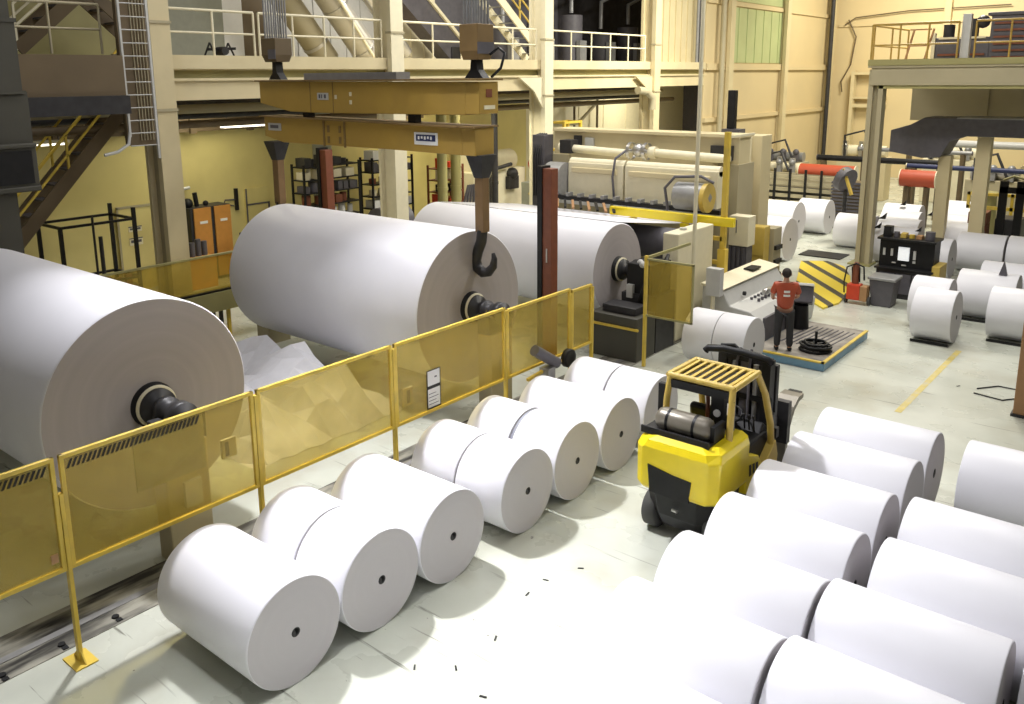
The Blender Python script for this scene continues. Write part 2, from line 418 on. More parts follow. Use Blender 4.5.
# black wedges under the aisle rolls
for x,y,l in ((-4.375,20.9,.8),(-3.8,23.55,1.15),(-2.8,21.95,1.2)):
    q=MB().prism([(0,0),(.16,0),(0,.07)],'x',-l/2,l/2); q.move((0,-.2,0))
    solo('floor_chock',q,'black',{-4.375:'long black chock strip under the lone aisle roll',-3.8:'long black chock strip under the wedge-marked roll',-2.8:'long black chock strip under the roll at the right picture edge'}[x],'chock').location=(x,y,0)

# ------------------------------------------------------------------ jumbo reels on their spools
def jumbo(y,r,zc,x0,x1,label,standlabel,stub=0.95):
    t=thing('jumbo_reel',label,'paper reel',(x1,y,zc),group='jumbo paper reels')
    e=.02; L=x1-x0
    m=MB().lathe([(-L,r-e),(-L+e,r),(-e,r),(0,r-e)],n=128)
    m.cur=1; m.lathe([(0,r-e),(.004,r*.7),(0,.3)],n=128); m.lathe([(-L,.3),(-L,r-e)],n=64)
    m.build('wound_paper',['paper','reel_end'],t)
    s=MB().lathe([(-.03,0.0),(-.03,.30),(.03,.30),(.05,.27),(.10,.27)],n=48)
    s.build('black_hub','black',t)
    s=MB().lathe([(.095,.278),(.125,.278),(.125,.24),(.13,.23)],n=48); s.build('pale_ring','cream',t)
    s=MB().lathe([(.125,.245),(.19,.24),(.195,.13),(.32,.13),(.32,.185),(.42,.185),(.44,.15),(stub-.3,.15),(stub-.3,.2),(stub-.16,.2),(stub-.14,.1),(stub,.1),(stub,0)],n=40)
    s.build('spool_shaft','dark',t)
    s=MB().lathe([(-L-.9,0),(-L-.9,.12),(-L,.12)],n=32); s.build('rear_spool_shaft','dark',t)
    u=thing('reel_stand',standlabel,'reel stand',(x1+.6,y,0),group='stands carrying the jumbo reels')
    b=MB().box(x1+.42,x1+.75,y-.3,y+.3,0,zc-.35)
    part(u,'pedestal',b,'beige_dim',.02)
    b=MB().prism([(y-.32,zc-.36),(y+.32,zc-.36),(y+.32,zc-.02),(y+.17,zc-.02),(y+.12,zc-.15),(y,zc-.185),(y-.12,zc-.15),(y-.17,zc-.02),(y-.32,zc-.02)],'x',x1+.44,x1+.72)
    part(u,'bearing_cradle',b,'dark')
    b=MB().box(x1+.8,x1+.86,y-.12,y+.12,.75,1.1); part(u,'control_box',b,'ltgrey',.01)
    v=MB().box(x0-.8,x0-.35,y-.3,y+.3,0,zc-.14); part(u,'rear_pedestal',v,'beige_dim')
    return t
jumbo(5.25,1.42,1.92,-15.8,-10.3,'huge white jumbo reel at the left picture edge','pedestal under the shaft of the left edge jumbo reel, behind the yellow fence')
jumbo(11.6,1.45,1.87,-16.0,-10.3,'huge white jumbo reel in the middle, its end behind the crane hook','pedestal under the shaft of the middle jumbo reel, behind the yellow fence')
jumbo(16.8,1.07,1.67,-16.2,-10.3,'smaller white jumbo reel unwinding between the red-brown post and the yellow screen','dark stand under the shaft of the back jumbo reel, left of the yellow screen')
# loose broke paper between the first two reels
def crumple(x0,x1,y0,y1,n,amp,seed,base=0.04):
    rnd=random.Random(seed); hs=[[0]*(n+1) for _ in range(n+1)]
    pts=[(rnd.random(),rnd.random(),rnd.uniform(.25,1)*amp) for _ in range(16)]
    m=MB(); vs=[]
    for i in range(n+1):
        for j in range(n+1):
            u,v=i/n,j/n
            d=sorted((math.hypot(u-a,v-b),h) for a,b,h in pts)
            z=base+max(0,d[0][1]*(1-d[0][0]*2.6))+abs(d[1][0]-d[0][0])*amp*1.1
            z+=rnd.uniform(0,.05)*amp
            edge=min(u,1-u,v,1-v)*7; z*=min(1,edge)
            vs.append((x0+(x1-x0)*u+rnd.uniform(-.05,.05),y0+(y1-y0)*v+rnd.uniform(-.05,.05),max(z,.012)))
    return m.add(vs,[(i*(n+1)+j,(i+1)*(n+1)+j,(i+1)*(n+1)+j+1,i*(n+1)+j+1) for i in range(n) for j in range(n)])
solo('waste_paper_heap',crumple(-16.2,-11.0,7.2,10.5,13,1.15,5),'sheet','crumpled heap of loose white waste paper on the floor between the two front jumbo reels','waste paper')
# ------------------------------------------------------------------ yellow machine fence
FX=-8.65
fs=[('yellow tinted fence section at the left picture edge, hatched in black along its top',1.02,3.31),
    ('yellow tinted fence section with a bent grey sheet behind it, above the nearest roll',3.36,5.68),
    ('plain yellow tinted fence section between the second and third posts',5.73,8.00),
    ('yellow tinted fence section carrying the white notice, right of the third post',8.05,10.57),
    ('yellow tinted fence section below the crane hook, next to the notice section',10.62,12.47),
    ('narrow last section at the far end of the yellow tinted fence',12.52,13.18)]
for i,(lb,y0,y1) in enumerate(fs):
    t=thing('safety_fence',lb,'fence',(FX,(y0+y1)/2,0),group='tinted sections of the yellow machine fence')
    zt=2.36-(0.05 if i==4 else .1 if i==5 else 0); zb=1.09
    f=MB(); w=.045
    f.box(FX-.025,FX+.025,y0,y1,zt-w,zt); f.box(FX-.025,FX+.025,y0,y1,zb,zb+w)
    f.box(FX-.024,FX+.024,y0,y0+w,zb,zt); f.box(FX-.024,FX+.024,y1-w,y1,zb,zt)
    part(t,'frame',f,'yellow',.004)
    s=MB().box(FX-.004,FX+.004,y0+w*.5,y1-w*.5,zb+w*.5,zt-w*.5); part(t,'tinted_sheet',s,'panel')
    if i<2:
        s=MB(); yy=y0+w+.02; ye=(y1-w-.05) if i==0 else y0+1.55
        while yy<ye:
            s.prism([(yy,zt-.17),(yy+.028,zt-.17),(yy+.075,zt-.075),(yy+.047,zt-.075)],'x',FX+.0045,FX+.0075); yy+=.052
        tag(part(t,'hatched_strip',s,'black'),kind='stuff')
    if i in(0,):
        s=MB().box(FX+.005,FX+.012,2.25,2.9,zt-.045,zt-.005); part(t,'white_sticker',s,'white')
    if i==0:
        s=MB().box(FX+.005,FX+.015,3.17,3.24,1.22,1.32); part(t,'small_plate',s,'tan')
    if i==1:
        s=MB().box(FX-.03,FX-.01,4.15,5.0,1.62,2.3); part(t,'bent_grey_sheet',s,'grey')
        s=MB().box(FX-.05,FX-.01,5.22,5.42,1.62,1.86); b=part(t,'switch_box',s,'ltgrey',.005)
        s=MB().box(FX-.008,FX-.005,5.26,5.31,1.65,1.83); part(t,'dark_slot',s,'black')
    if i==3:
        n=MB(); n.box(FX+.005,FX+.016,8.70,8.98,1.52,1.76); nn=part(t,'white_notice',n,'white')
        k=MB(); k.box(FX+.012,FX+.018,8.69,8.99,1.47,1.52); k.box(FX+.012,FX+.018,8.69,8.71,1.16,1.77);k.box(FX+.012,FX+.018,8.975,8.99,1.16,1.77);k.box(FX+.012,FX+.018,8.69,8.99,1.15,1.175);k.box(FX+.012,FX+.018,8.69,8.99,1.755,1.77)
        part(t,'notice_border',k,'black')
        n=MB(); n.box(FX+.005,FX+.016,8.70,8.98,1.17,1.49); part(t,'text_notice',n,'white')
        k=MB(); 
        for q in range(4): k.box(FX+.016,FX+.0175,8.73,8.94-(q%2)*.05,1.22+q*.055,1.23+q*.055)
        k.box(FX+.016,FX+.0175,8.86,8.91,1.63,1.655)
        part(t,'notice_lettering',k,'charcoal')
        s=MB().box(FX-.05,FX-.01,8.22,8.42,1.34,1.62); part(t,'switch_box',s,'ltgrey',.005)
        s=MB().box(FX-.008,FX-.005,8.29,8.36,1.38,1.58); part(t,'dark_slot',s,'black')
posts=[(3.335,'fence post with a splayed foot at lower left'),(5.705,'fence post behind the second paper roll'),(8.025,'fence post left of the white notice'),(10.595,'fence post right of the notice panel'),(12.495,'fence post before the narrow last panel'),(13.20,'end post of the yellow fence')]
for i,(y,lb) in enumerate(posts):
    t=thing('fence_post','yellow square '+lb,'fence post',(FX,y,0),group='posts of the yellow machine fence')
    zt=1.95 if i==0 else 2.3-(.1 if i>3 else 0)
    p=MB().box(FX-.035,FX+.035,y-.022,y+.022,.01,zt); part(t,'upright',p,'yellow',.004)
    b=MB().box(FX-.16,FX+.16,y-.12,y+.12,0,.015)
    part(t,'foot_plate',b,'yellow')
    g=MB().prism([(FX-.14,.015),(FX+.14,.015),(FX+.037,.13),(FX-.037,.13)],'y',y-.008,y+.008); part(t,'gusset',g,'yellow')
# stained slot in the floor along the fence with its rail
s=MB().box(-9.75,-8.95,-4,24,.0,.004); struct('trim_1',s,'stain')
s=MB().box(-9.35,-9.25,-4,24,.0,.012); struct('trim_2',s,'grey')
s=MB().box(-8.98,-8.93,-4,24,.0,.008); struct('trim_3',s,'stain')
rnd=random.Random(4)
for k in range(5):
    y=2.7+k*.62
    q=MB().cyl((0,0,0),(0,0,.018),.045,.04,n=8); q.box(.06,.12,-.03,.03,0,.014)
    o=solo('anchor_bolt',q,'black','small black anchor bolt in the stained floor slot beside the fence','bolt',group='anchor bolts along the floor slot'); o.location=(-9.05-.02*k,y,0.004)
# worn yellow floor line
s=MB().add([(-3.84,16.0,.003),(-3.72,16.0,.003),(-3.66,20.6,.003),(-3.78,20.6,.003)],[(0,1,2,3)]); struct('trim_4',s,'line')
# dark motor behind the fence end
t=thing('drive_motor','dark motor with a round pulley behind the far end of the fence','motor',(-8.9,11.4,0))
q=MB().cyl((-8.42,11.75,1.12),(-8.5,11.2,1.48),.10,n=20); part(t,'motor_body',q,'charcoal')
q=MB().lathe([(-.05,0),(-.05,.17),(.05,.17),(.05,.13),(.04,0)],n=28,c=(-8.45,12.15,1.1)); part(t,'pulley',q,'black')
q=MB().bar((-8.5,11.0,1.0),(-8.5,12.4,1.12),.05,.05); part(t,'yellow_arm',q,'yellow')
q=MB().box(-8.56,-8.36,11.42,11.62,0,1.1); part(t,'mounting_post',q,'grey')

# ------------------------------------------------------------------ crane: two spreader beams, hooks
YC=11.75; Y0,Y1=YC-.26,YC+.26
t=thing('spreader_beam','upper ochre crane spreader beam with grey top box, hung from two hoist blocks','crane beam',(-13.3,YC,5.7),group='crane spreader beams')
m=MB().prism([(-16.35,6.03),(-10.25,6.01),(-10.25,5.43),(-14.1,5.39),(-15.3,5.40),(-16.35,5.57)],'y',Y0,Y1)
m.box(-10.25,-9.93,Y0,Y1,5.45,6.01)
part(t,'beam_body',m,'crane',.01)
m=MB().box(-16.4,-9.89,Y0-.09,Y1+.09,6.03,6.065); part(t,'top_flange',m,'crane_dark')
m=MB().box(-14.9,-12.1,Y0+.1,Y1-.05,6.065,6.2); part(t,'top_cable_tray',m,'grey')
m=MB().box(-13.87,-13.85,Y0-.008,Y0,5.4,6.02); part(t,'web_joint',m,'crane_dark')
m=MB().box(-14.6,-14.58,Y0-.006,Y0,5.4,6.02); part(t,'web_seam',m,'crane_dark')
for a,z in ((-13.35,5.58),(-13.35,5.74),(-13.8,5.68)):
    m=MB().box(a,a+.06,Y0-.012,Y0,z,z+.08); part(t,'pale_plate',m,'cream')
m=MB().box(-14.35,-14.0,Y0-.012,Y0,5.66,5.80); part(t,'capacity_plate',m,'ltgrey')
m=MB(); m.box(-14.30,-14.25,Y0-.016,Y0-.01,5.69,5.77); m.box(-14.22,-14.19,Y0-.016,Y0-.01,5.69,5.77); m.box(-14.13,-14.07,Y0-.016,Y0-.01,5.69,5.77); part(t,'plate_mark',m,'charcoal')
m=MB().box(-9.932,-9.92,Y0+.12,Y0+.42,5.53,5.60); part(t,'end_nameplate',m,'cream')
m=MB().box(-9.932,-9.92,Y0+.18,Y0+.34,5.74,5.88); part(t,'end_mark',m,'redbrown')
t=thing('spreader_beam','lower ochre crane beam with blue and white plate, carrying the reel hooks','crane beam',(-13.2,YC,4.9),group='crane spreader beams')
m=MB().prism([(-16.25,5.27),(-10.35,5.20),(-10.35,4.71),(-12.2,4.73),(-15.6,4.73),(-16.25,4.85)],'y',Y0,Y1)
m.box(-10.35,-10.04,Y0,Y1,4.71,5.20)
part(t,'beam_body',m,'crane',.01)
m=MB().box(-10.4,-10.0,Y0-.09,Y1+.09,5.205,5.235); m.prism([(-16.3,5.30),(-16.3,5.272),(-10.35,5.202),(-10.35,5.232)],'y',Y0-.09,Y1+.09); part(t,'top_flange',m,'crane_dark')
for a in (-14.22,-13.57):
    m=MB().box(a,a+.05,Y0-.02,Y0,4.71,5.23); part(t,'splice_rib',m,'crane_dark')
for a in (-14.08,-13.72):
    for z in (4.78,5.0):
        m=MB().box(a,a+.06,Y0-.02,Y0,z,z+.14); part(t,'splice_plate',m,'crane_dark')
def plate(x0,x1,z0,z1,nm):
    m=MB().box(x0,x1,Y0-.014,Y0,z0,z1); p=part(t,nm,m,'white')
    m=MB().box(x0+.05,x1-.05,Y0-.018,Y0-.012,z0+.07,z1-.04); part(t,'blue_field',m,'navy')
    m=MB(); n=5; w=(x1-x0-.2)/n
    for k in range(n): m.box(x0+.1+k*w,x0+.1+k*w+w*.55,Y0-.021,Y0-.016,z0+.1+(k%2)*.015,z1-.07)
    part(t,'plate_mark',m,'white')
plate(-11.55,-10.95,4.86,5.09,'maker_plate')
m=MB().box(-16.1,-15.65,Y0-.014,Y0,4.98,5.14); part(t,'left_plate',m,'ltgrey')
m=MB().box(-16.02,-15.73,Y0-.018,Y0-.012,5.03,5.10); part(t,'plate_mark',m,'charcoal')
for a in (-15.0,-11.8):
    m=MB().box(a-.1,a+.1,YC-.08,YC+.08,5.2,5.45); part(t,'hanger_link',m,'dark')
def crane_hook(x,label):
    t=thing('reel_hook',label,'crane hook',(x,YC,4.6),group='reel hooks under the lower crane beam')
    m=MB().loft([[(x-.19,YC-.22,4.72),(x+.19,YC-.22,4.72),(x+.19,YC+.22,4.72),(x-.19,YC+.22,4.72)],[(x-.1,YC-.1,4.3),(x+.1,YC-.1,4.3),(x+.1,YC+.1,4.3),(x-.1,YC+.1,4.3)]])
    part(t,'hook_head',m,'dark')
    m=MB().box(x-.1,x+.1,YC-.09,YC+.09,3.3,4.32); part(t,'shank',m,'hook',.01)
    pp=[(x,YC,3.34),(x-.03,YC,3.12),(x-.12,YC,2.92),(x-.17,YC,2.74),(x-.13,YC,2.60),(x,YC,2.53),(x+.14,YC,2.56),(x+.25,YC,2.68),(x+.28,YC,2.83),(x+.25,YC,2.93)]
    m=MB().tube(pp,[.1,.1,.1,.1,.1,.1,.09,.075,.055,.03],n=14); part(t,'curled_tip',m,'dark')
crane_hook(-10.12,'large curled steel reel hook hanging in front of the middle jumbo reel end')
crane_hook(-16.2,'ochre hook shank hanging at the left end of the lower crane beam')
def block(x,label,cat,w,z0,z1,hose):
    t=thing('hoist_block',label,cat,(x,YC,z0),group='hoist blocks above the crane beam')
    d=.22
    m=MB().loft([[(x-w*.42,YC-d+.05,z0),(x+w*.42,YC-d+.05,z0),(x+w*.42,YC+d-.05,z0),(x-w*.42,YC+d-.05,z0)],[(x-w/2,YC-d,z0+.15),(x+w/2,YC-d,z0+.15),(x+w/2,YC+d,z0+.15),(x-w/2,YC+d,z0+.15)],[(x-w/2,YC-d,z1),(x+w/2,YC-d,z1),(x+w/2,YC+d,z1),(x-w/2,YC+d,z1)]])
    part(t,'block_housing',m,'block' if hose else 'brown',.01)
    m=MB().box(x+w/2-.004,x+w/2+.012,YC-d,YC+d,z0+.1,z0+.3) if hose else MB().box(x,x+w/2+.01,YC-d-.015,YC-d,z0+.06,z0+.26); part(t,'housing_plate',m,'charcoal')
    m=MB().prism([(x-.22,6.07),(x+.22,6.07),(x+.08,6.22),(x+.06,z0+.02),(x-.06,z0+.02),(x-.08,6.22)],'y',YC-.09,YC+.09); part(t,'clevis',m,'black')
    for k in range(5):
        xx=x-w*.34+k*w*.17
        for yy in (YC-.15,YC+.15):
            m=MB().cyl((xx,yy,z1-.02),(xx+.02*(k-2),yy,12.5),.022,n=6,caps=False); part(t,'wire_rope',m,'grey')
    if hose:
        m=MB().tube([(x+.3,YC,z0+.08),(x+.42,YC+.1,z0+.2),(x+.56,YC+.1,z0+.1),(x+.55,YC,z0-.15),(x+.34,YC,6.09)],.025,n=8); part(t,'hose_loop',m,'black')
block(-16.0,'brown hoist block with taut wire ropes above the left beam end','hoist block',.5,6.45,6.95,False)
block(-10.2,'tan hoist block with a black hose loop above the right beam end','hoist block',.42,6.39,7.0,True)
# red oxide posts
for x,zt,lb in ((-10.6,4.2,'red-brown steel post with a black side strip, right of the crane hook'),(-17.9,4.25,'red-brown steel post with a black side strip, behind the middle jumbo reel')):
    t=thing('guide_post',lb,'post',(x,14.5,0),group='red-brown guide posts')
    m=MB().box(x-.10,x+.13,14.38,14.62,0,zt); part(t,'red_upright',m,'redbrown',.008)
    m=MB().box(x-.22,x-.101,14.35,14.66,0,zt+.05); part(t,'black_strip',m,'black')
    m=MB().box(x+.0,x+.03,14.365,14.38,2.2,2.5); part(t,'pale_mark',m,'ltgrey')
# ------------------------------------------------------------------ forklift
fk=thing('forklift','yellow and black forklift with gas tank and roll clamp, standing between the roll rows','forklift',(-4.80,9.3,0))
def P_(name,mb,m,bevel=0,par=None): return mb.build(name,m,par or fk,bevel=bevel)
def ring(z,x,y0,y1,c): return [(-x,y1,z),(-x,y0+c,z),(-x+c*1.3,y0,z),(x-c*1.3,y0,z),(x,y0+c,z),(x,y1,z)]
m=MB().loft([ring(.70,.54,.05,.98,.09),ring(.76,.59,0,.98,.09),ring(1.30,.60,0,.98,.10),ring(1.40,.57,.05,.98,.12),ring(1.45,.48,.14,.98,.12)])
P_('counterweight',m,'fork_yellow',.02)
m=MB().prism([(-.34,.70),(.22,.70),(.25,1.0),(-.02,1.02),(-.38,1.08)],'y',-.012,.03); P_('rear_grille',m,'black')
m=MB().loft([ring(.16,.36,.22,1.9,.1),ring(.36,.46,.12,1.9,.15),ring(.72,.50,.05,1.9,.15)]); P_('lower_chassis',m,'black',.01)
m=MB().cyl((-.02,.03,.52),(.06,.02,.52),.02); P_('tow_pin',m,'steel')
def wheel(x,y,r,w,nm):
    m=MB().lathe([(-w/2,r*.55),(-w/2,r*.9),(-w/2+.02,r),(w/2-.02,r),(w/2,r*.9),(w/2,r*.55)],n=32); o=m.build(nm,'rubber',fk); o.location=(x,y,r)
    h=MB().lathe([(-w/2+.02,0),(-w/2+.03,r*.3),(-w/2+.01,r*.56),(w/2-.01,r*.56),(w/2-.03,r*.3),(w/2-.02,0)],n=24); h.build('rim','ltgrey' if 0 else 'dark',o)
wheel(-.46,.42,.27,.2,'rear_wheel'); wheel(.44,.42,.27,.2,'rear_wheel'); wheel(-.46,1.75,.34,.24,'front_wheel'); wheel(.46,1.75,.34,.24,'front_wheel')
m=MB()
m.prism([(.96,.55),(1.62,.42),(1.62,.62),(1.35,.98),(.96,1.12)],'x',-.58,.58)
P_('side_hood',m,'fork_yellow',.015)
for s in (-1,1):
  for k in range(3):
    m=MB().prism([(1.05+k*.11,.78),(1.12+k*.11,.78),(1.10+k*.11,.94-k*.02),(1.03+k*.11,.95-k*.02)],'x',s*.58,s*.586); P_('vent_louvre',m,'black')
for s in(-1,1):
    m=MB().prism([(1.5,.3),(2.0,.3),(2.05,.75),(1.95,1.0),(1.6,.75)],'x',s*.46,s*.58); P_('front_fender',m,'guard_yellow',.01)
# overhead guard
for s in (-1,1):
    m=MB().tube([(s*.47,.58,1.30),(s*.465,.63,1.8),(s*.45,.68,2.10)],.045,n=10); P_('rear_pillar',m,'guard_yellow')
    m=MB().tube([(s*.52,1.95,.72),(s*.52,1.86,1.25),(s*.49,1.68,1.75),(s*.46,1.44,2.10)],.048,n=10); P_('front_pillar',m,'guard_yellow')
m=MB().tube([(-.48,.68,2.11),(.48,.68,2.11)],.045,n=8); m.tube([(-.46,1.46,2.11),(.46,1.46,2.11)],.04,n=8)
for s in(-1,1): m.tube([(s*.47,.66,2.11),(s*.46,1.48,2.11)],.043,n=8)
P_('roof_frame',m,'guard_yellow')
m=MB().box(-.44,.44,.72,1.42,2.045,2.06); P_('roof_mesh','x',m) if 0 else P_('roof_mesh',m,'black')
for k in range(8):
    x=-.385+k*.11
    m=MB().bar((x,.70,2.12),(x,1.45,2.12),.045,.025); P_('roof_slat',m,'guard_yellow')
m=MB().box(-.47,.47,.64,.69,1.95,2.06); P_('rear_cross_bar',m,'black')
m=MB().box(-.60,-.50,.62,.70,1.45,1.98); P_('tail_lamp_bar',m,'black',.01)
m=MB().box(.36,.50,.63,.69,1.55,1.96); P_('tail_lamp_bar',m,'black',.01)
m=MB().box(.41,.46,.62,.63,1.76,1.92); P_('lamp_lens',m,'white')
m=MB().cyl((.24,.70,1.72),(.24,.68,1.72),.05,n=14); P_('work_lamp',m,'white')
m=MB().box(.14,.36,.70,.78,1.5,1.95); P_('rear_guard_plate',m,'black',.01)
m=MB().cyl((-.2,.8,1.98),(-.2,.84,1.98),.08,n=16); P_('alarm_horn',m,'black')
m=MB().tube([(.05,.8,1.42),(.05,.82,1.8),(.0,.84,2.1)],.03,n=8); m.box(-.06,.03,.8,.88,1.93,2.08); P_('filter_pipe',m,'redbrown')
# gas tank
m=MB().lathe([(-.40,0),(-.40,.08),(-.36,.135),(-.30,.155),(.30,.155),(.36,.135),(.40,.08),(.40,0)],n=32,c=(-.06,.38,1.60)); tk=P_('gas_tank',m,'tank')
for x in (-.30,.08):
    m=MB().lathe([(-.02,.16),(.02,.16)],n=32,c=(x+.04,.38,1.60)); P_('tank_strap',m,'black')
m=MB().box(-.58,.40,.16,.62,1.43,1.475); m.box(-.58,.40,.14,.17,1.43,1.53); m.box(.34,.40,.3,.62,1.45,1.68); P_('tank_tray',m,'black',.006)
# seat, dash, wheel
m=MB().box(-.26,.26,.95,1.42,1.08,1.22); P_('seat',m,'black',.04)
m=MB().obox((0,.92,1.45),(.46,.12,.55),Matrix.Rotation(math.radians(12),3,'X')); P_('backrest',m,'black',.04)
m=MB().prism([(1.72,.6),(2.0,.6),(2.0,1.15),(1.86,1.25),(1.72,1.1)],'x',-.42,.42); P_('dashboard',m,'black',.02)
m=MB(); 
pts=[(0.17*math.cos(a),1.66+.17*math.sin(a)*.8,1.34+.17*math.sin(a)*.5) for a in [2*PI*i/20 for i in range(21)]]
m.tube(pts,.016,n=8,caps=False); m.tube([(0,1.66,1.34),(0,1.84,1.1)],.025,n=8); m.bar((-.16,1.66,1.34),(.16,1.66,1.34),.03,.015); P_('steering_wheel',m,'black')
m=MB().box(-.46,.46,1.0,1.95,.62,1.12); P_('cab_dark_fill',m,'black',.03)  # black box added to make the cab interior read as dark
m=MB().box(-.42,.42,.96,1.75,.40,.60); P_('floor_plate',m,'dark')
m=MB()
for x in (.2,.27,.34): m.tube([(x,1.72,1.15),(x+.01,1.66,1.36)],.012,n=6); m.sphere((x+.01,1.655,1.38),.024,8)
P_('hydraulic_lever',m,'dark')
# mast
for s in (-1,1):
    m=MB().prism([(s*.28,2.05),(s*.40,2.05),(s*.40,2.23),(s*.28,2.23),(s*.28,2.19),(s*.36,2.19),(s*.36,2.09),(s*.28,2.09)],'z',.12,2.08); P_('outer_mast_channel',m,'black')
    m=MB().box(s*.21,s*.27,2.1,2.24,.2,2.04); P_('inner_mast_channel',m,'dark')
    m=MB().cyl((s*.16,2.12,.3),(s*.16,2.12,1.98),.04,n=14); P_('lift_cylinder',m,'grey')
m=MB().box(-.06,.06,2.08,2.18,.25,2.0); m.tube([(-.1,2.03,.9),(-.1,2.02,2.0),(-.08,2.12,2.2)],.02,n=6); m.tube([(.1,2.03,.9),(.1,2.02,2.0),(.08,2.12,2.2)],.02,n=6); P_('hose_bundle',m,'charcoal')
for a,b in ((2.02,2.12),(1.45,1.53),(.3,.45)):
    m=MB().box(-.4,.4,2.06,2.16,a,b); P_('mast_cross_member',m,'black')
m=MB().box(-.27,.27,2.17,2.21,.4,1.98); P_('mast_screen',m,'black')
pp=[(-.56,1.95,2.10),(-.52,1.96,2.15),(-.28,1.98,2.18),(0,2.0,2.17),(.25,1.98,2.16),(.38,1.98,2.14),(.42,2.02,2.09)]
m=MB().tube(pp,.055,n=10); m.tube([(-.34,2.0,2.22),(-.14,2.02,2.25),(-.04,2.03,2.17)],.028,n=8); P_('hose_guard',m,'black')
m=MB().box(.38,.46,2.0,2.2,1.12,1.30); m.box(.40,.52,2.1,2.2,.95,1.1); P_('tilt_bracket',m,'black')
# clamp
m=MB().box(-.42,.42,2.26,2.36,.35,1.98); m.box(-.30,.30,2.36,2.62,.55,1.35); P_('carriage',m,'black',.01)
m=MB().cyl((0,2.62,.95),(0,2.74,.95),.30,n=28); m.box(-.45,.45,2.72,2.84,.62,1.28); P_('rotator_frame',m,'dark')
for x0 in (.14,-.44):
    o_=[(2.70,.30),(2.72,.62),(2.80,.92),(2.96,1.14),(3.16,1.24),(3.36,1.24)]
    i_=[(2.78,.30),(2.80,.60),(2.87,.86),(3.01,1.06),(3.18,1.16),(3.36,1.18)]
    m=MB().prism(o_+i_[::-1],'x',x0,x0+.30); ao=P_('clamp_arm',m,'tank')
    m=MB().box(x0+.05,x0+.25,3.34,3.44,1.15,1.24); m.build('arm_tip','black',ao)
for sg in (1,-1):
    m=MB().tube([(sg*.22,2.5,1.25),(sg*.22,2.84,.85)],.035,n=10); P_('clamp_cylinder',m,'steel')

# ------------------------------------------------------------------ operator platform, console, person
t=thing('work_platform','low worn work platform with a blue kerb in front of the grey console','platform',(-6.4,18.9,0))
m=MB().box(-7.2,-5.6,17.35,20.3,.0,.17); part(t,'blue_kerb',m,'blue',.01)
m=MB().box(-7.17,-5.63,17.38,20.27,.17,.185)
part(t,'worn_deck',m,'plank')
m=MB().box(-7.2,-5.6,17.34,17.42,.17,.20); m.box(-5.66,-5.59,17.34,20.3,.17,.2); part(t,'yellow_edge',m,'yellow')
m=MB()
for k in range(9): m.bar((-6.9+k*.12,18.3,.192),(-6.75+k*.12,19.9,.192),.03,.012)
part(t,'deck_slat',m,'charcoal')
t=thing('operator_console','large grey operator console with a sloping control desk beside the work platform','control console',(-8,20,0))
m=MB().prism([(-8.75,0),(-7.25,0),(-7.2,.55),(-7.55,.80),(-8.05,.86),(-8.25,1.2),(-8.75,1.28)],'y',18.05,21.3); part(t,'console_body',m,'ltgrey',.03)
m=MB().prism([(-8.78,1.28),(-8.24,1.2),(-8.2,1.24),(-8.76,1.33)],'y',18.0,21.35); part(t,'top_ledge',m,'cream')
for i in range(4):
    for j in range(2):
        m=MB().cyl((-7.75-j*.18,19.0+i*.2,.83),(-7.75-j*.18,19.0+i*.2,.90),.035,n=12); part(t,'push_button',m,'charcoal')
m=MB().box(-7.95,-7.6,19.8,20.15,.84,.96); m.sphere((-7.8,19.5,.95),.09,12); part(t,'desk_gauge',m,'steel',.01)
m=MB().box(-8.6,-8.35,20.0,20.5,1.3,1.34); part(t,'black_clipboard',m,'black')
m=MB().cyl((-8.06,18.8,1.02),(-8.0,18.8,1.02),.05,n=14); part(t,'round_port',m,'black')
m=MB().box(-7.245,-7.19,18.05,20.4,.0,.72); part(t,'dark_kick_panel',m,'charcoal')
# small lectern monitor
t=thing('monitor_stand','black stand holding a tilted pale monitor right of the worker','monitor',(-6.95,19.6,.185))
m=MB().cyl((-6.95,19.6,.185),(-6.95,19.6,.75),.2,.16,n=20); part(t,'pedestal',m,'black')
m=MB().obox((-6.95,19.6,1.0),(.5,.5,.42),Matrix.Rotation(.3,3,'Z')@Matrix.Rotation(-.35,3,'X')); part(t,'monitor_body',m,'charcoal',.02)
m=MB().obox((-6.95,19.6,1.22),(.52,.52,.06),Matrix.Rotation(.3,3,'Z')@Matrix.Rotation(-.35,3,'X')); part(t,'monitor_lid',m,'white',.01)
# valve-like black bundle on platform
t=thing('cable_reel','coil of black cable with a handle lying on the work platform','cable coil',(-6.05,18.0,.185))
m=MB()
for k,(r_,z) in enumerate([(.3,.03),(.27,.08),(.31,.13),(.24,.18)]):
    m.tube([(-6.05+r_*math.cos(a)+.03*math.sin(3*a+k),18.1+r_*math.sin(a),.185+z) for a in [2*PI*i/18 for i in range(19)]],.028,n=6,caps=False)
part(t,'cable',m,'black')
m=MB()
for a in (0,1.05,2.1): m.bar((-6.05-.3*math.cos(a),18.1-.3*math.sin(a),.33),(-6.05+.3*math.cos(a),18.1+.3*math.sin(a),.33),.05,.04)
m.cyl((-6.05,18.1,.19),(-6.05,18.1,.62),.03); part(t,'frame',m,'black')
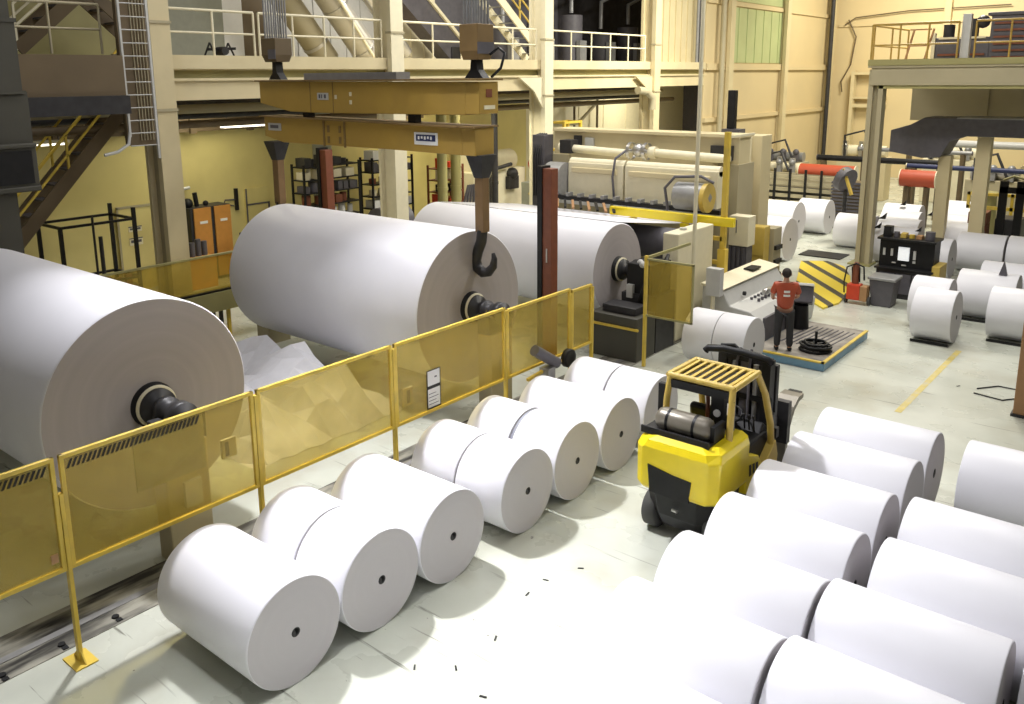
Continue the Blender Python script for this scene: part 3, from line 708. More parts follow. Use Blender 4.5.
# person
def skin_mesh(name, joints, edges, material, parent, sub=2):
    me=bpy.data.meshes.new(name); me.from_pydata([j[:3] for j in joints],edges,[]); me.materials.append(M[material])
    o=bpy.data.objects.new(name,me); COL.objects.link(o); o.parent=parent
    md=o.modifiers.new('skin','SKIN'); md.use_smooth_shade=True
    for i,j in enumerate(joints):
        r=j[3]; r=(r,r) if not isinstance(r,tuple) else r
        me.skin_vertices[0].data[i].radius=r
    me.skin_vertices[0].data[0].use_root=True
    s=o.modifiers.new('sub','SUBSURF'); s.levels=sub; s.render_levels=sub
    return o
pe=thing('person','person in a red-orange shirt and dark trousers standing at the console, seen from behind','person',(-6.62,17.68,.187),rz=math.radians(28)); pe.scale=(1.04,1.04,1.04)
# local: faces +Y, height 1.74
J=[(0,0,.93,(.15,.11)),(0,.01,1.12,(.135,.10)),(0,.02,1.34,(.15,.105)),(0,.01,1.46,(.07,.06)),(0,.03,1.53,(.05,.05)),(0,.04,1.60,(.065,.08)),(0,.03,1.70,(.06,.075)),
 (-.19,.01,1.42,.052),(-.25,.06,1.18,.044),(-.21,.30,1.04,.036),(-.19,.38,1.03,.026),
 (.19,.01,1.42,.052),(.26,.05,1.18,.044),(.20,.29,1.06,.036),(.18,.37,1.05,.026),
 (-.10,0,.84,.085),(-.11,.03,.48,.06),(-.12,-.01,.10,.042),(-.12,.09,.035,.04),
 (.10,0,.84,.085),(.12,.0,.48,.06),(.13,-.05,.10,.042),(.14,.05,.035,.04)]
E_=[(0,1),(1,2),(2,3),(3,4),(4,5),(5,6),(2,7),(7,8),(8,9),(9,10),(2,11),(11,12),(12,13),(13,14),(0,15),(15,16),(16,17),(17,18),(0,19),(19,20),(20,21),(21,22)]
nj=len(J)
for sx,b in ((-1,10),(1,14)):
    bx=J[b][0]
    for k,(dx,L_) in enumerate([(-.03,.085),(-.01,.095),(.01,.09),(.03,.07)]):
        J.append((bx+dx,J[b][1]+.035,J[b][2]-.005,.010)); J.append((bx+dx*1.2,J[b][1]+.035+L_*.5,J[b][2]-.012,.009)); J.append((bx+dx*1.2,J[b][1]+.03+L_*.85,J[b][2]-.035,.008))
        n=len(J); E_+=[(b,n-3),(n-3,n-2),(n-2,n-1)]
    J.append((bx-sx*.045,J[b][1]+.015,J[b][2]-.01,.011)); J.append((bx-sx*.07,J[b][1]+.05,J[b][2]-.025,.009)); n=len(J); E_+=[(b,n-2),(n-2,n-1)]
body=skin_mesh('body',J,E_,'skin',pe)
S=[(0,0,.86,(.19,.145)),(0,.0,1.12,(.18,.135)),(0,.01,1.34,(.19,.135)),(0,.01,1.45,(.10,.085)),(-.20,.01,1.41,.082),(-.255,.05,1.20,.074),(.20,.01,1.41,.082),(.265,.045,1.20,.074)]
shirt=skin_mesh('shirt',S,[(0,1),(1,2),(2,3),(2,4),(4,5),(2,6),(6,7)],'redorange',pe)
T=[(0,0,.99,(.185,.14)),(-.10,0,.84,.115),(-.115,.03,.48,.082),(-.12,-.01,.08,.07),(.10,0,.84,.115),(.125,0,.48,.082),(.13,-.05,.08,.07)]
skin_mesh('trousers',T,[(0,1),(1,2),(2,3),(0,4),(4,5),(5,6)],'trousers',pe)
m=MB().sphere((0,.01,1.665),.105,18,(.92,1.02,1.0)); m.build('hair','hair',pe)
m=MB().sphere((0,.125,1.63),.018,8)
for s in(-1,1): m.sphere((s*.095,.035,1.63),.024,8,(.5,1,1.3))
m.build('nose_and_ears','skin',pe)
m=MB()
for s in(-1,1): m.sphere((s*.035,.108,1.645),.011,8)
m.build('eyes','white',pe)
m=MB()
for x,y in((-.12,.05),(.14,.01)): m.sphere((x,y,.045),.06,14,(.85,2.1,.72))
m.build('shoes','black',pe)
# printed mark on the back of the shirt: follows the curved back
m=MB()
def backpatch(u0,u1,z0,z1):
    vs=[];n=5
    for i in range(n+1):
        a=u0+(u1-u0)*i/n
        for z in (z0,z1): vs.append((.155*math.sin(a),-.148*math.cos(a)+.012,z))
    m.add(vs,[(2*i,2*i+2,2*i+3,2*i+1) for i in range(n)])
backpatch(-.35,.45,1.27,1.32); backpatch(-.4,.5,1.19,1.235)
m.build('shirt_print','white',pe)
# ------------------------------------------------------------------ the hall
s=MB().box(-45,14,-8,58,-.2,0); struct('floor',s,'floor')
s=MB().box(-24.2,-24,-8,31,0,5.7); struct('wall_left',s,'wallyellow')
s=MB().box(-23.98,-23.6,-8,24,4.55,5.7)
for k in range(14): s.box(-23.6,-23.5,-4+k*2,-3.8+k*2,4.5,5.7)
struct('trim_10',s,'brown')
s=MB().box(-24.2,-24,31,54,0,5.9)
for y in (33,35.2,37.4,39.6,42): s.box(-24,-23.97,y,y+.05,0,5.9)
struct('wall_left_far',s,'cream')
s=MB().box(-24.2,14,54,54.2,0,17)
for x in (-12.2,-6.5,-.8): s.box(x,x+.35,53.6,54,0,17)
s.box(-18,14,53.9,54,8.8,8.95)
struct('wall_back',s,'wallbeige')
# side wall between the far columns with its green translucent band
s=MB().box(-18.6,-18.4,37.2,54,0,17); s.box(-18.4,-18.25,37.2,54,6.3,6.6); s.box(-18.4,-18.3,37.2,54,9.3,9.5); s.box(-18.4,-18.25,37.2,54,3.9,4.1)
struct('wall_side',s,'wallbeige')
s=MB().box(-18.4,-18.36,39.8,46.2,6.65,9.25)
for k in range(6): s.box(-18.37,-18.33,40.6+k,40.65+k,6.65,9.25)
struct('window_1',s,'wallgreen')
s=MB().box(-18.4,-18.36,39.8,46.2,9.55,15); struct('window_2',s,'wallgreen')
# mezzanine slab, fascia and edge beam
s=MB().box(-24,-18.62,37,46,6.3,6.62); s.box(-24,-18.35,9.2,37,6.3,6.62); s.box(-18.35,-18.22,9.2,37,6.33,6.64); struct('floor_upper',s,'beige')
s=MB().box(-18.6,-18.45,9.2,37,6.1,6.34); struct('trim_5',s,'olive')
s=MB().box(-18.6,-18.3,9.2,37,5.62,6.1); s.box(-18.6,-18.22,9.2,37,6.06,6.12); struct('trim_6',s,'beige')
s=MB()
for k in range(9): s.box(-24,-18.6,11+k*3,11.2+k*3,5.75,6.3)
struct('trim_7',s,'brown')
# upper back wall in sections
secs=[(4,13.9,'olive'),(13.9,15.7,'greypanel'),(15.7,16.4,'white'),(16.4,17.2,'brown'),(17.2,22.0,'ltgrey'),(22.0,23.2,'tan'),(23.2,25.2,'cream'),(25.2,33.4,'charcoal'),(33.4,41.5,'opening_shade')]  # last section paints the darkness of the upper opening onto the wall
for i,(a,b,c) in enumerate(secs):
    s=MB().box(-24.2,-24,a,b,6.62,17); 
    if c in('cream','ltgrey'):
        y=a+.6
        while y<b: s.box(-24,-23.96,y,y+.05,6.62,17); y+=.7
    struct('wall_upper_%d'%(i+1),s,c)
s=MB().box(-19.0,-18.8,33.4,37.2,6.62,17)
for k in range(6): s.box(-18.8,-18.74,33.9+k*.55,33.97+k*.55,6.62,17)
struct('wall_upper_cladding',s,'beige')
s=MB().box(-24,-18.6,46.0,46.2,0,6.3); struct('wall_partition',s,'charcoal')
# building columns
cl=['nearest steel column at left, beside the caged ladder','steel column passing behind the left half of the upper crane beam','tall cream steel column between the two railings of the upper floor','wide beige steel column at the end of the upper floor','steel column left of the pale green window band','steel column right of the pale green window band','steel column in the far corner of the hall']
for i,y in enumerate([10.2,17.35,24.6,32.2,39.3,46.2,53.2]):
    t=thing('steel_column',cl[i],'column',(-18.05,y,0),group='building columns of the left wall')
    c='beige' if i not in(1,2) else 'cream'
    w=.24; d=.42 if i<5 else .3
    m=MB().box(-18.2,-18.02,y-w,y+w,0,16); part(t,'front_flange',m,c)
    m=MB().box(-18.2-d,-18.2,y-.1,y+.1,0,16); part(t,'web',m,'beige_dim' if i in (0,) else c)  # nearest column: shade on its side put into a darker beige
    m=MB().box(-18.3-d,-18.2-d,y-w,y+w,0,16); part(t,'rear_flange',m,c)
    m=MB().box(-18.4-d,-17.95,y-w-.1,y+w+.1,0,.04); part(t,'base_plate',m,'beige_dim')
    if i<4:
        m=MB().box(-18.23,-17.99,y-w-.02,y+w+.02,5.40,5.46); m.box(-18.23,-17.99,y-w-.02,y+w+.02,7.3,7.36); part(t,'joint_band',m,'beige_dim')
    if i in(2,3):
        m=MB().prism([(y-w-1.3,6.05),(y-w,6.05),(y-w,5.0),(y-w-.5,5.6)],'x',-18.2,-18.12); part(t,'bracket',m,c)
# pipes running up the columns
def pipe(name,label,pts,r,mt,cat='pipe',group=None):
    o=MB().tube(pts,r,n=10); return solo(name,o,mt,label,cat,group=group)
pipe('riser_pipe','thin dark riser pipe on the far corner column',[(-17.95,52.6,0),(-17.95,52.6,16)],.12,'dark')
pipe('riser_pipe','beige riser pipe left of the green window band with clamps',[(-18.0,38.2,0),(-18.0,38.2,16)],.13,'beige_dim')
pipe('riser_pipe','thin pipe hanging beside the ribbed beige cladding',[(-18.5,36.6,6.62),(-18.5,36.6,16)],.07,'grey')
pipe('service_pole','slender cream pole rising from the winder to the roof',[(-8.68,17.4,0),(-8.68,17.4,16)],.045,'cream','pole')
pipe('elbow_duct','small olive elbow duct under the bracket of the wide beige column',[(-18.0,30.6,5.5),(-17.95,31.2,5.45),(-17.9,31.6,5.2),(-17.9,31.6,4.7)],.16,'beige_dim','duct')
for k,(x,z,r) in enumerate([(-20.2,5.35,.12),(-20.9,5.15,.09),(-19.6,5.0,.10),(-21.6,5.4,.16)]):
    pipe('ceiling_pipe',['grey-brown pipe under the upper floor, second from the front','thin pipe under the upper floor, low and farther in','lowest brown pipe under the upper floor, nearest the edge','thick dark pipe deepest under the upper floor'][k],[(x,6,z),(x,36.5,z)],r,['beige_dim','dark','brown','charcoal'][k],group='pipes under the upper floor')
pipe('bent_conduit','cream conduit bending down the lit wall under the upper floor',[(-23.2,31.6,3.9),(-23.2,34,3.9),(-23.2,35.6,4.8),(-23.2,36.9,4.8)],.08,'beige_dim')
for y,lb in((34.4,'left'),(36.4,'right')): pipe('wall_conduit','thin dark vertical conduit on the lit wall, %s of two'%lb,[(-23.7,y,0),(-23.7,y,5.2)],.06,'brown',group='vertical conduits on the lit wall')

# railings of the upper floor
def railing(y0,y1,n,label,x=-18.3,z0=6.64,h=1.02,mt='cream',group='railings of the upper floor',axis='y',mid=.5):
    t=thing('railing',label,'railing',(x,y0,z0) if axis=='y' else (y0,x,z0),group=group)
    Q=(lambda a,z:(x,a,z)) if axis=='y' else (lambda a,z:(a,x,z))
    for k in range(n):
        a=y0+(y1-y0)*k/(n-1); m=MB().tube([Q(a,z0),Q(a,z0+h)],.028,n=8); part(t,'baluster',m,mt)
    m=MB().tube([Q(y0,z0+h),Q(y1,z0+h)],.032,n=8); part(t,'top_rail',m,mt)
    m=MB().tube([Q(y0,z0+h*mid),Q(y1,z0+h*mid)],.026,n=8); part(t,'mid_rail',m,mt)
    return t
railing(10.55,12.8,3,'dim railing of the upper floor between the first column and the left hoist block')
railing(12.95,17.0,5,'cream railing of the upper floor in front of the slanting silver ducts')
railing(17.8,24.2,6,'cream railing of the upper floor behind the right hoist block')
railing(25.0,31.6,6,'cream railing of the upper floor in front of the dark opening')
railing(7.0,9.1,3,'dim railing at the upper left beside the crossing stairs',x=-18.5,mt='beige_dim')
# slanting ducts on the upper floor
def duct(name,label,p0,p1,r,mt,collars=0):
    t=thing(name,label,'duct',p1,group='slanting ducts on the upper floor')
    m=MB().cyl(p0,p1,r,n=28); part(t,'duct_shell',m,mt)
    if collars:
        m=MB(); a=Vector(p0); b=Vector(p1); d=(b-a).normalized()
        for k in range(collars):
            c=a+(b-a)*((k+.7)/collars); m.cyl(c-d*.05,c+d*.05,r*1.06,n=28)
        part(t,'collar',m,'steel')
duct('slanting_duct','thick silver duct slanting down behind the upper railing, middle of three',(-21.5,16.2,10.4),(-21.5,19.5,6.64),.42,'silver',3)
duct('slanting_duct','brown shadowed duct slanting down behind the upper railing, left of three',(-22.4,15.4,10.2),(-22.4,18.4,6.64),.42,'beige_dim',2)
duct('slanting_duct','slimmer silver duct slanting down behind the upper railing, right of three',(-21.6,18.1,10.2),(-21.6,21.2,6.9),.22,'steel',3)
pipe('slanting_pipe','thin pale pipe running beside the thick silver duct',[(-21.0,16.9,9.6),(-21.0,19.2,6.7)],.05,'cream')
# conveyor / stair flight seen above the right hoist block
t=thing('upper_stair','steep stair flight with pale stringers behind the railing left of the cream column','stair',(-21,28.5,6.64))
a,b=(-21,21.6,11.0),(-21,27.2,6.7)
m=MB().bar(a,b,.06,.32); m.bar((-20.1,21.6,11.0),(-20.1,27.2,6.7),.06,.3); part(t,'stringer',m,'cream')
m=MB()
for k in range(16):
    f=k/16; m.box(-21,-20.1,21.6+5.6*f,21.85+5.6*f,11-4.3*f-.03,11-4.3*f)
part(t,'tread',m,'grey')
m=MB()
for zz in(.55,1.0): m.bar((-20.1,22.0,10.7+zz),(-20.1,27.2,6.7+zz),.05,.05)
for k in range(5): m.bar((-20.1,22.6+k,10.2-.77*k),(-20.1,22.6+k,11.25-.77*k),.05,.05)
part(t,'handrail',m,'guard_yellow')
t=thing('conveyor_chute','dark slanting conveyor chute behind the upper railing, left of the steep stair','chute',(-22,26,6.64))
m=MB().bar((-22.9,19.6,11.2),(-22.9,25.0,6.9),.7,.9); part(t,'chute_body',m,'charcoal')
m=MB().bar((-22.5,19.9,11.6),(-22.5,25.3,7.3),.1,.12); part(t,'pale_edge',m,'cream')
m=MB().box(-23.2,-22.5,24.5,25.0,6.64,7.2); part(t,'foot_support',m,'dark')
# dim machinery inside the dark opening
for k in range(5):
    y=27.4+k*2.4
    t=thing('process_tower',['dim grey vessel at the left side of the dark upper opening','dim tall grey vessel, second in the dark upper opening','dim grey cabinet vessel in the middle of the dark upper opening','dim grey vessel, fourth in the dark upper opening','dim grey vessel at the right side of the dark upper opening'][k],'machine',(-22.4,y,6.64),group='dim vessels in the dark opening')
    m=MB().cyl((-22.4,y,6.64),(-22.4,y,8.0+.35*(k%3)),.5,n=20); part(t,'tank_body',m,'charcoal')
    m=MB().tube([(-22.4,y,8.2+.3*(k%3)),(-22.4,y,9.4),(-22.4,y+1.2,9.8),(-22.4,y+1.2,13)],.1,n=8); part(t,'pipework',m,'grey')
    m=MB().box(-21.9,-21.7,y-.3,y+.2,6.64,7.6); part(t,'front_panel',m,'grey')
# black angle parts behind the dim railing
t=thing('winch_frame','small black winch frame on the upper floor left of the left hoist block','winch',(-19.2,12.2,6.64))
m=MB()
for y in (12.1,12.9): m.bar((-19.2,y-.25,6.64),(-19.2,y,7.15),.05,.05); m.bar((-19.2,y+.25,6.64),(-19.2,y,7.15),.05,.05)
m.bar((-19.2,12.0,6.9),(-19.2,13.2,6.95),.1,.1); part(t,'legs_and_bar',m,'black')
m=MB().cyl((-19.45,12.6,6.85),(-18.95,12.6,6.85),.16,n=14); part(t,'drum',m,'dark'); t.scale=(.65,.65,.65)

# ------------------------------------------------------------------ left end: stairs, ladder, dark uprights
t=thing('machine_upright','tall dark grey machine upright with a boxed head at the left picture edge','machine upright',(-17.4,6,0))
m=MB().box(-18.2,-17.2,4.6,6.55,0,4.1); part(t,'lower_upright',m,'olivedark')
m=MB().box(-18.3,-17.1,4.4,6.95,4.05,4.95); m.box(-17.1,-17.04,4.4,6.95,4.05,4.15); m.box(-17.1,-17.04,4.4,6.95,4.87,4.95); part(t,'boxed_head',m,'olivedark',.02)
m=MB().box(-17.1,-17.07,4.5,6.85,4.2,4.82); part(t,'dark_window',m,'black')
m=MB().box(-18.2,-17.2,4.4,6.95,4.95,5.9); m.box(-18.2,-17.15,4.4,6.85,5.9,7.2); m.box(-18.2,-17.2,4.4,6.8,7.2,14); part(t,'upper_upright',m,'olivedark')
m=MB().box(-17.2,-17.12,4.4,6.9,5.86,5.92); m.box(-17.2,-17.12,4.4,6.88,7.15,7.22); part(t,'seam_flange',m,'olivedark')
t=thing('side_beam','broad brown steel beam at upper left below the crossing stairs','beam',(-17.8,6,5.8))
m=MB().box(-17.9,-17.75,2,9.15,5.78,6.6); part(t,'beam_web',m,'brown')
m=MB().box(-18.0,-17.6,2,9.15,5.4,5.78); part(t,'dark_underbeam',m,'dark')
m=MB().box(-17.74,-17.70,7.8,8.1,5.62,5.64); part(t,'lamp_glint',m,'ltgrey')
def stair(name,label,x0,x1,ya,za,yb,zb,n,mt,rail,group=None,h=.95):
    t=thing(name,label,'stair',(x0,ya,za),group=group)
    for x in (x0,x1):
        m=MB().bar((x,ya,za),(x,yb,zb),.05,.30); part(t,'stringer',m,mt)
    m=MB()
    for k in range(n):
        f=(k+.5)/n; m.box(x0,x1,ya+(yb-ya)*f-.13,ya+(yb-ya)*f+.13,za+(zb-za)*f-.02,za+(zb-za)*f+.02)
    part(t,'treads',m,'charcoal')
    for x in (x0,x1):
        m=MB()
        for q in(.5,h): m.bar((x,ya,za+q),(x,yb,zb+q),.045,.045)
        for k in range(4):
            f=k/3; m.bar((x,ya+(yb-ya)*f,za+(zb-za)*f),(x,ya+(yb-ya)*f,za+(zb-za)*f+h),.045,.045)
        part(t,'handrail',m,rail)
    return t
stair('stair_flight','brown stair flight with yellow handrails rising from the floor at left',-20.3,-19.5,4.9,.12,10.4,5.9,18,'brown','yellow')
stair('stair_flight','upper stair flight with pale rails rising to the right above the brown beam',-20.8,-20.0,8.0,6.75,12.0,10.2,12,'brown','cream',)
stair('stair_flight','upper stair flight crossing behind, rising to the left above the brown beam',-22.2,-21.4,12.0,6.75,8.0,10.4,12,'brown','yellow')
t=thing('wall_ladder','vertical steel ladder with many rungs left of the nearest column','ladder',(-17.8,9.4,4.4))
m=MB().bar((-17.85,9.2,4.9),(-17.85,9.2,12),.045,.045); m.bar((-17.85,9.82,4.4),(-17.85,9.82,12),.05,.05)
m.tube([(-17.85,9.2,5.0),(-17.85,9.15,4.75),(-17.85,8.9,4.6),(-17.85,8.6,4.55)],.035,n=8); part(t,'side_rail',m,'ltgrey')
m=MB()
for k in range(27): m.cyl((-17.85,9.2,4.7+k*.27),(-17.85,9.82,4.7+k*.27),.013,n=6)
part(t,'rungs',m,'ltgrey')
t=thing('cable_duct','dark brown riser duct with cables behind the ladder','cable duct',(-18.3,9.4,0))
m=MB().box(-18.12,-18.0,9.22,9.88,4.7,14); part(t,'duct_back',m,'brown')
m=MB()
for k in range(5): m.cyl((-17.98,9.52+k*.07,4.8),(-17.98,9.52+k*.07,12),.012,n=6)
part(t,'cable',m,'beige_dim')
# low yellow barrier strip on a channel behind the first reel
t=thing('low_barrier','low yellow tinted barrier strip on a grey channel behind the left jumbo reel','barrier',(-17.4,9.5,0))
m=MB().box(-17.42,-17.38,8.0,11.75,1.30,2.10); part(t,'tinted_sheet',m,'panel')
m=MB().box(-17.44,-17.36,8.0,11.75,2.10,2.14); m.box(-17.44,-17.36,8.0,8.06,1.2,2.12); m.box(-17.44,-17.36,11.7,11.76,1.2,2.12); part(t,'frame',m,'olive')
m=MB().box(-17.45,-17.34,8.0,11.75,1.25,1.30); part(t,'dark_sill',m,'black')
m=MB().box(-17.8,-17.3,7.0,12.5,.80,1.25); part(t,'grey_channel',m,'olive')
for y,c,nm in ((10.55,'dark','dark_leg'),(10.75,'dark','dark_leg'),(10.95,'yellow','yellow_leg'),(7.3,'dark','dark_leg')):
    m=MB().box(-17.5,-17.42,y,y+.07,0,.8); part(t,nm,m,c)
# black tube cage
t=thing('tube_cage','open black steel tube cage with a loaded tray, left of the yellow door','cage',(-21,9.6,0))
m=MB()
for x in (-21.6,-20.4):
    for y in (8.6,10.4): m.box(x-.04,x+.04,y-.04,y+.04,0,3.0 if y>9 else 2.75)
    m.bar((x,8.6,2.72),(x,10.4,2.72),.06,.06); m.bar((x,8.6,1.25),(x,10.4,1.25),.06,.06)
for y in (8.6,10.4):
    for z in (1.25,2.72): m.bar((-21.6,y,z),(-20.4,y,z),.06,.06)
part(t,'tube_frame',m,'black')
m=MB().box(-21.6,-20.4,8.6,10.4,.8,1.05); part(t,'tray',m,'charcoal')
m=MB()
for k in range(6): m.box(-20.5,-20.38,8.75+k*.26,8.9+k*.26,1.05,1.3+.05*(k%2))
part(t,'loaded_parts',m,'redbrown')
m=MB().cyl((-20.36,9.35,1.0),(-20.36,9.35,2.9),.03,n=8); m.cyl((-20.36,9.5,1.0),(-20.36,9.5,2.4),.05,n=8); part(t,'standing_rod',m,'dark')
# door
s=MB().box(-24,-23.93,11.72,12.85,0,2.45)
o=struct('door_1',s,'wallyellow')
s=MB().box(-23.93,-23.90,11.68,11.74,0,2.5); s.box(-23.93,-23.90,12.83,12.9,0,2.5); s.box(-23.93,-23.90,11.68,12.9,2.45,2.52); struct('trim_8',s,'beige_dim')
for (z,h,lb) in ((1.75,.16,'upper small dark and white notice on the yellow door'),(1.35,.22,'lower small dark and white notice on the yellow door')):
    t=thing('door_notice',lb,'notice',(-23.9,12.2,z),group='notices on the yellow door')
    m=MB().box(-23.925,-23.915,12.0,12.4,z,z+h); part(t,'notice_plate',m,'cream')
    m=MB().box(-23.915,-23.91,12.04,12.36,z+h*.35,z+h*.7); m.box(-23.915,-23.91,12.0,12.4,z+h-.03,z+h); part(t,'notice_print',m,'charcoal')
# orange lockers
t=thing('locker_cabinet','orange two-door locker cabinet against the yellow wall, right of the nearest column','locker',(-23.4,14.4,0))
m=MB().box(-23.95,-23.3,13.62,15.0,0,2.3); part(t,'cabinet_body',m,'dark',.01)
for a,b,ll in ((13.72,14.3,'left'),(14.42,14.98,'right')):
    m=MB().box(-23.3,-23.25,a,b,.1,2.28); d=part(t,'locker_door',m,'orange',.008)
    m=MB().box(-23.25,-23.24,a+.18,b-.14,1.8,1.88); m.move((23.4,-14.4,0)); q=m.build('white_label','white',d)
m=MB().sphere((-23.6,13.75,2.42),.16,12); m.cyl((-23.6,14.05,2.3),(-23.6,14.0,2.72),.07,n=10); m.sphere((-23.6,14.35,2.36),.09,10); 
solo('hard_hat_pile',m,'black','black helmets and a bottle standing on top of the orange locker cabinet','helmets')
t=thing('work_bench','low orange bench with black canisters below the lockers','bench',(-22.9,13.6,0))
m=MB().box(-23.1,-22.5,13.0,13.9,0,.95); part(t,'bench_box',m,'orange',.01)
m=MB()
for k in range(4): m.cyl((-22.8,13.1+k*.2,.95),(-22.8,13.1+k*.2,1.45-.08*(k%2)),.085,n=12)
part(t,'canister',m,'charcoal')
m=MB().cyl((-22.6,15.3,0.0),(-22.6,15.3,1.5),.05,n=8)
for k in range(3): m.cyl((-22.7,14.95+k*.22,.0),(-22.7,14.95+k*.22,1.45+.05*k),.07,n=10)
solo('gas_bottles',m,'dark','row of dark bottles in front of the orange locker cabinet','bottles')
t=thing('wall_valve','black and white wall valve right of the nearest column','valve',(-23.9,13.6,2.9))
m=MB().box(-24,-23.88,13.4,13.65,3.1,3.2); m.sphere((-23.9,13.5,3.0),.09,10); m.sphere((-23.9,13.5,2.65),.07,10); part(t,'valve_body',m,'black')
m=MB().cyl((-23.85,13.45,2.82),(-23.85,14.0,2.86),.05,n=8); part(t,'white_pipe',m,'white')
t=thing('wall_bracket','small wall bracket with a black vertical bar right of the lockers','bracket',(-23.9,15.6,2.2))
m=MB().box(-23.99,-23.9,15.62,15.72,1.95,2.65); part(t,'black_bar',m,'black')
m=MB().tube([(-23.93,15.6,2.3),(-23.93,15.25,2.32),(-23.93,15.2,2.22),(-23.93,15.55,2.1)],.025,n=6); part(t,'grey_hook',m,'charcoal')
s=MB().box(-24,-23.92,16.0,16.9,0,2.6); struct('door_2',s,'wallyellow')
s=MB().box(-23.92,-23.90,16.0,16.05,0,2.6);s.box(-23.92,-23.90,16.0,16.9,2.05,2.1);s.box(-23.92,-23.90,16.85,16.9,0,2.1); struct('trim_9',s,'charcoal')
# strip lights under the upper floor
for (x,y0,y1,z,lb) in ((-21.9,14.0,16.1,4.72,'lit strip light over the lockers, under the upper floor'),(-21.8,8.6,9.6,4.55,'small lit strip light above the stair flight at left'),(-21.3,9.9,10.9,4.9,'lit strip light above the tube cage'),(-21.5,21.5,23.5,4.9,'lit strip light under the upper floor behind the crane beam'),(-21.5,29.5,31.5,4.9,'lit strip light under the upper floor near the wide column')):
    t=thing('strip_light',lb,'strip light',(x,y0,z),group='strip lights under the upper floor')
    m=MB().box(x-.16,x+.16,y0,y1,z+.05,z+.12); part(t,'housing',m,'cream')
    m=MB().box(x-.12,x+.12,y0+.05,y1-.05,z,z+.05); part(t,'lit_tube',m,'lamp')
    m=MB(); 
    for y in (y0+.2,y1-.2): m.cyl((x,y,z+.12),(x,y,6.3),.015,n=6)
    part(t,'suspension_rod',m,'dark')
# shelving and machines under the upper floor, behind the middle reel
def shelf(x,y0,y1,z,label,mt,seed,frame='black'):
    r_=random.Random(seed)
    t=thing('shelf_rack',label,'shelf rack',(x,y0,0),group='racks under the upper floor')
    for yy in (y0,y1):
        for xx in (x-.3,x+.3):
            m=MB().box(xx-.03,xx+.03,yy-.03,yy+.03,0,z); part(t,'upright',m,frame)
    nz=int(z/.42)
    for k in range(nz):
        zz=.36+k*.42
        m=MB().box(x-.32,x+.32,y0,y1,zz-.02,zz+.02); part(t,'shelf_board',m,frame)
        yy=y0+.1; m=MB()
        while yy<y1-.3:
            w=r_.uniform(.15,.4); hh=r_.uniform(.16,.36)
            if r_.random()<.5: m.box(x-.22,x+.25,yy,yy+w,zz+.02,zz+.02+hh)
            else: m.cyl((x,yy+w/2,zz+.02),(x,yy+w/2,zz+.02+hh),w*.42,n=12)
            yy+=w+r_.uniform(.04,.2)
        part(t,'stored_goods',m,mt[k%len(mt)])
shelf(-22.3,16.9,19.2,3.4,'black rack of pots and boxes left of the rear red-brown post',['charcoal','cream','dark','white','redbrown'],1)
shelf(-22.3,19.8,21.7,3.4,'black rack with pale and red boxes right of the rear red-brown post',['cream','redbrown','charcoal','white'],2)
shelf(-21.2,22.0,23.2,3.0,'narrow rack with red crates behind the middle jumbo reel',['red','dark','cream'],3,'redbrown')
for (x,y,r,z,mt,lb) in ((-22.9,18.4,.32,5.6,'greypanel','grey vertical vent pipe behind the crane hook shank at left'),(-20.6,21.8,.18,5.6,'olive','olive twin upright under the upper floor, left one'),(-20.6,22.5,.18,5.6,'olive','olive twin upright under the upper floor, right one'),(-20.2,24.2,.12,5.6,'dark','thin dark upright behind the unwinding reel')):
    m=MB().cyl((x,y,0),(x,y,z),r,n=16); m.cyl((x,y,2.2),(x,y,2.3),r*1.12,n=16); m.cyl((x,y,0),(x,y,.05),r*1.4,n=16); solo('floor_pipe',m,mt,lb,'upright pipe')
t=thing('pale_machine','pale cream machine cabinet behind the rear jumbo reel with a round top','machine',(-22,25.5,0))
m=MB().box(-22.6,-21.4,24.4,27.6,0,2.5); part(t,'machine_cabinet',m,'cream',.05)
m=MB().cyl((-22,24.6,2.8),(-22,27.3,2.8),.42,n=24); part(t,'round_top',m,'cream')
m=MB().tube([(-21.3,25.3,0),(-21.3,25.3,2.2),(-21.2,25.5,2.6),(-21.2,26.4,2.7)],.08,n=8); part(t,'hose',m,'dark')
m=MB().sphere((-21.3,26.6,2.3),.25,12); m.box(-21.4,-21.2,26.3,26.9,1.7,2.2); part(t,'drive_motor',m,'dark')
t=thing('tangled_pipes','dark tangled pipe frame behind the middle jumbo reel','pipe frame',(-21.5,23.5,0))
for k in range(5):
    m=MB().tube([(-20.9,23.0+k*.15,0),(-20.9,23.1+k*.22,1.2),(-20.8,23.4+k*.1,2.2)],.05,n=6)
    part(t,'bent_pipe',m,'charcoal')
t=thing('pump_unit','red-orange pump unit with a wheel under the yellow scaffold','pump',(-21,28.2,0))
m=MB().cyl((-21,27.6,2.6),(-21,29.4,2.6),.28,n=18); part(t,'pump_barrel',m,'redorange')
m=MB().box(-21.3,-20.7,28.1,28.9,0,2.35); part(t,'pump_base',m,'redorange',.02)
m=MB().lathe([(-.06,.25),(-.06,.38),(.06,.38),(.06,.25)],n=20,c=(-20.6,29.2,2.0)); part(t,'pump_wheel',m,'red')
t=thing('grey_control_box','grey-green control box standing behind the rear jumbo reel, left of the scaffold','control box',(-20,26.0,0))
m=MB().box(-20.3,-19.7,25.9,27.2,0,2.1); part(t,'box_body',m,'greypanel',.02)
m=MB().box(-19.7,-19.68,26.0,27.1,.3,2.0); part(t,'box_door',m,'greypanel')
t=thing('scaffold_tower','yellow steel scaffold tower left of the winder','scaffold',(-19.3,27.6,0))
m=MB()
for y in (26.9,28.0):
    for x in (-19.6,-19.0): m.box(x-.05,x+.05,y-.05,y+.05,0,4.4)
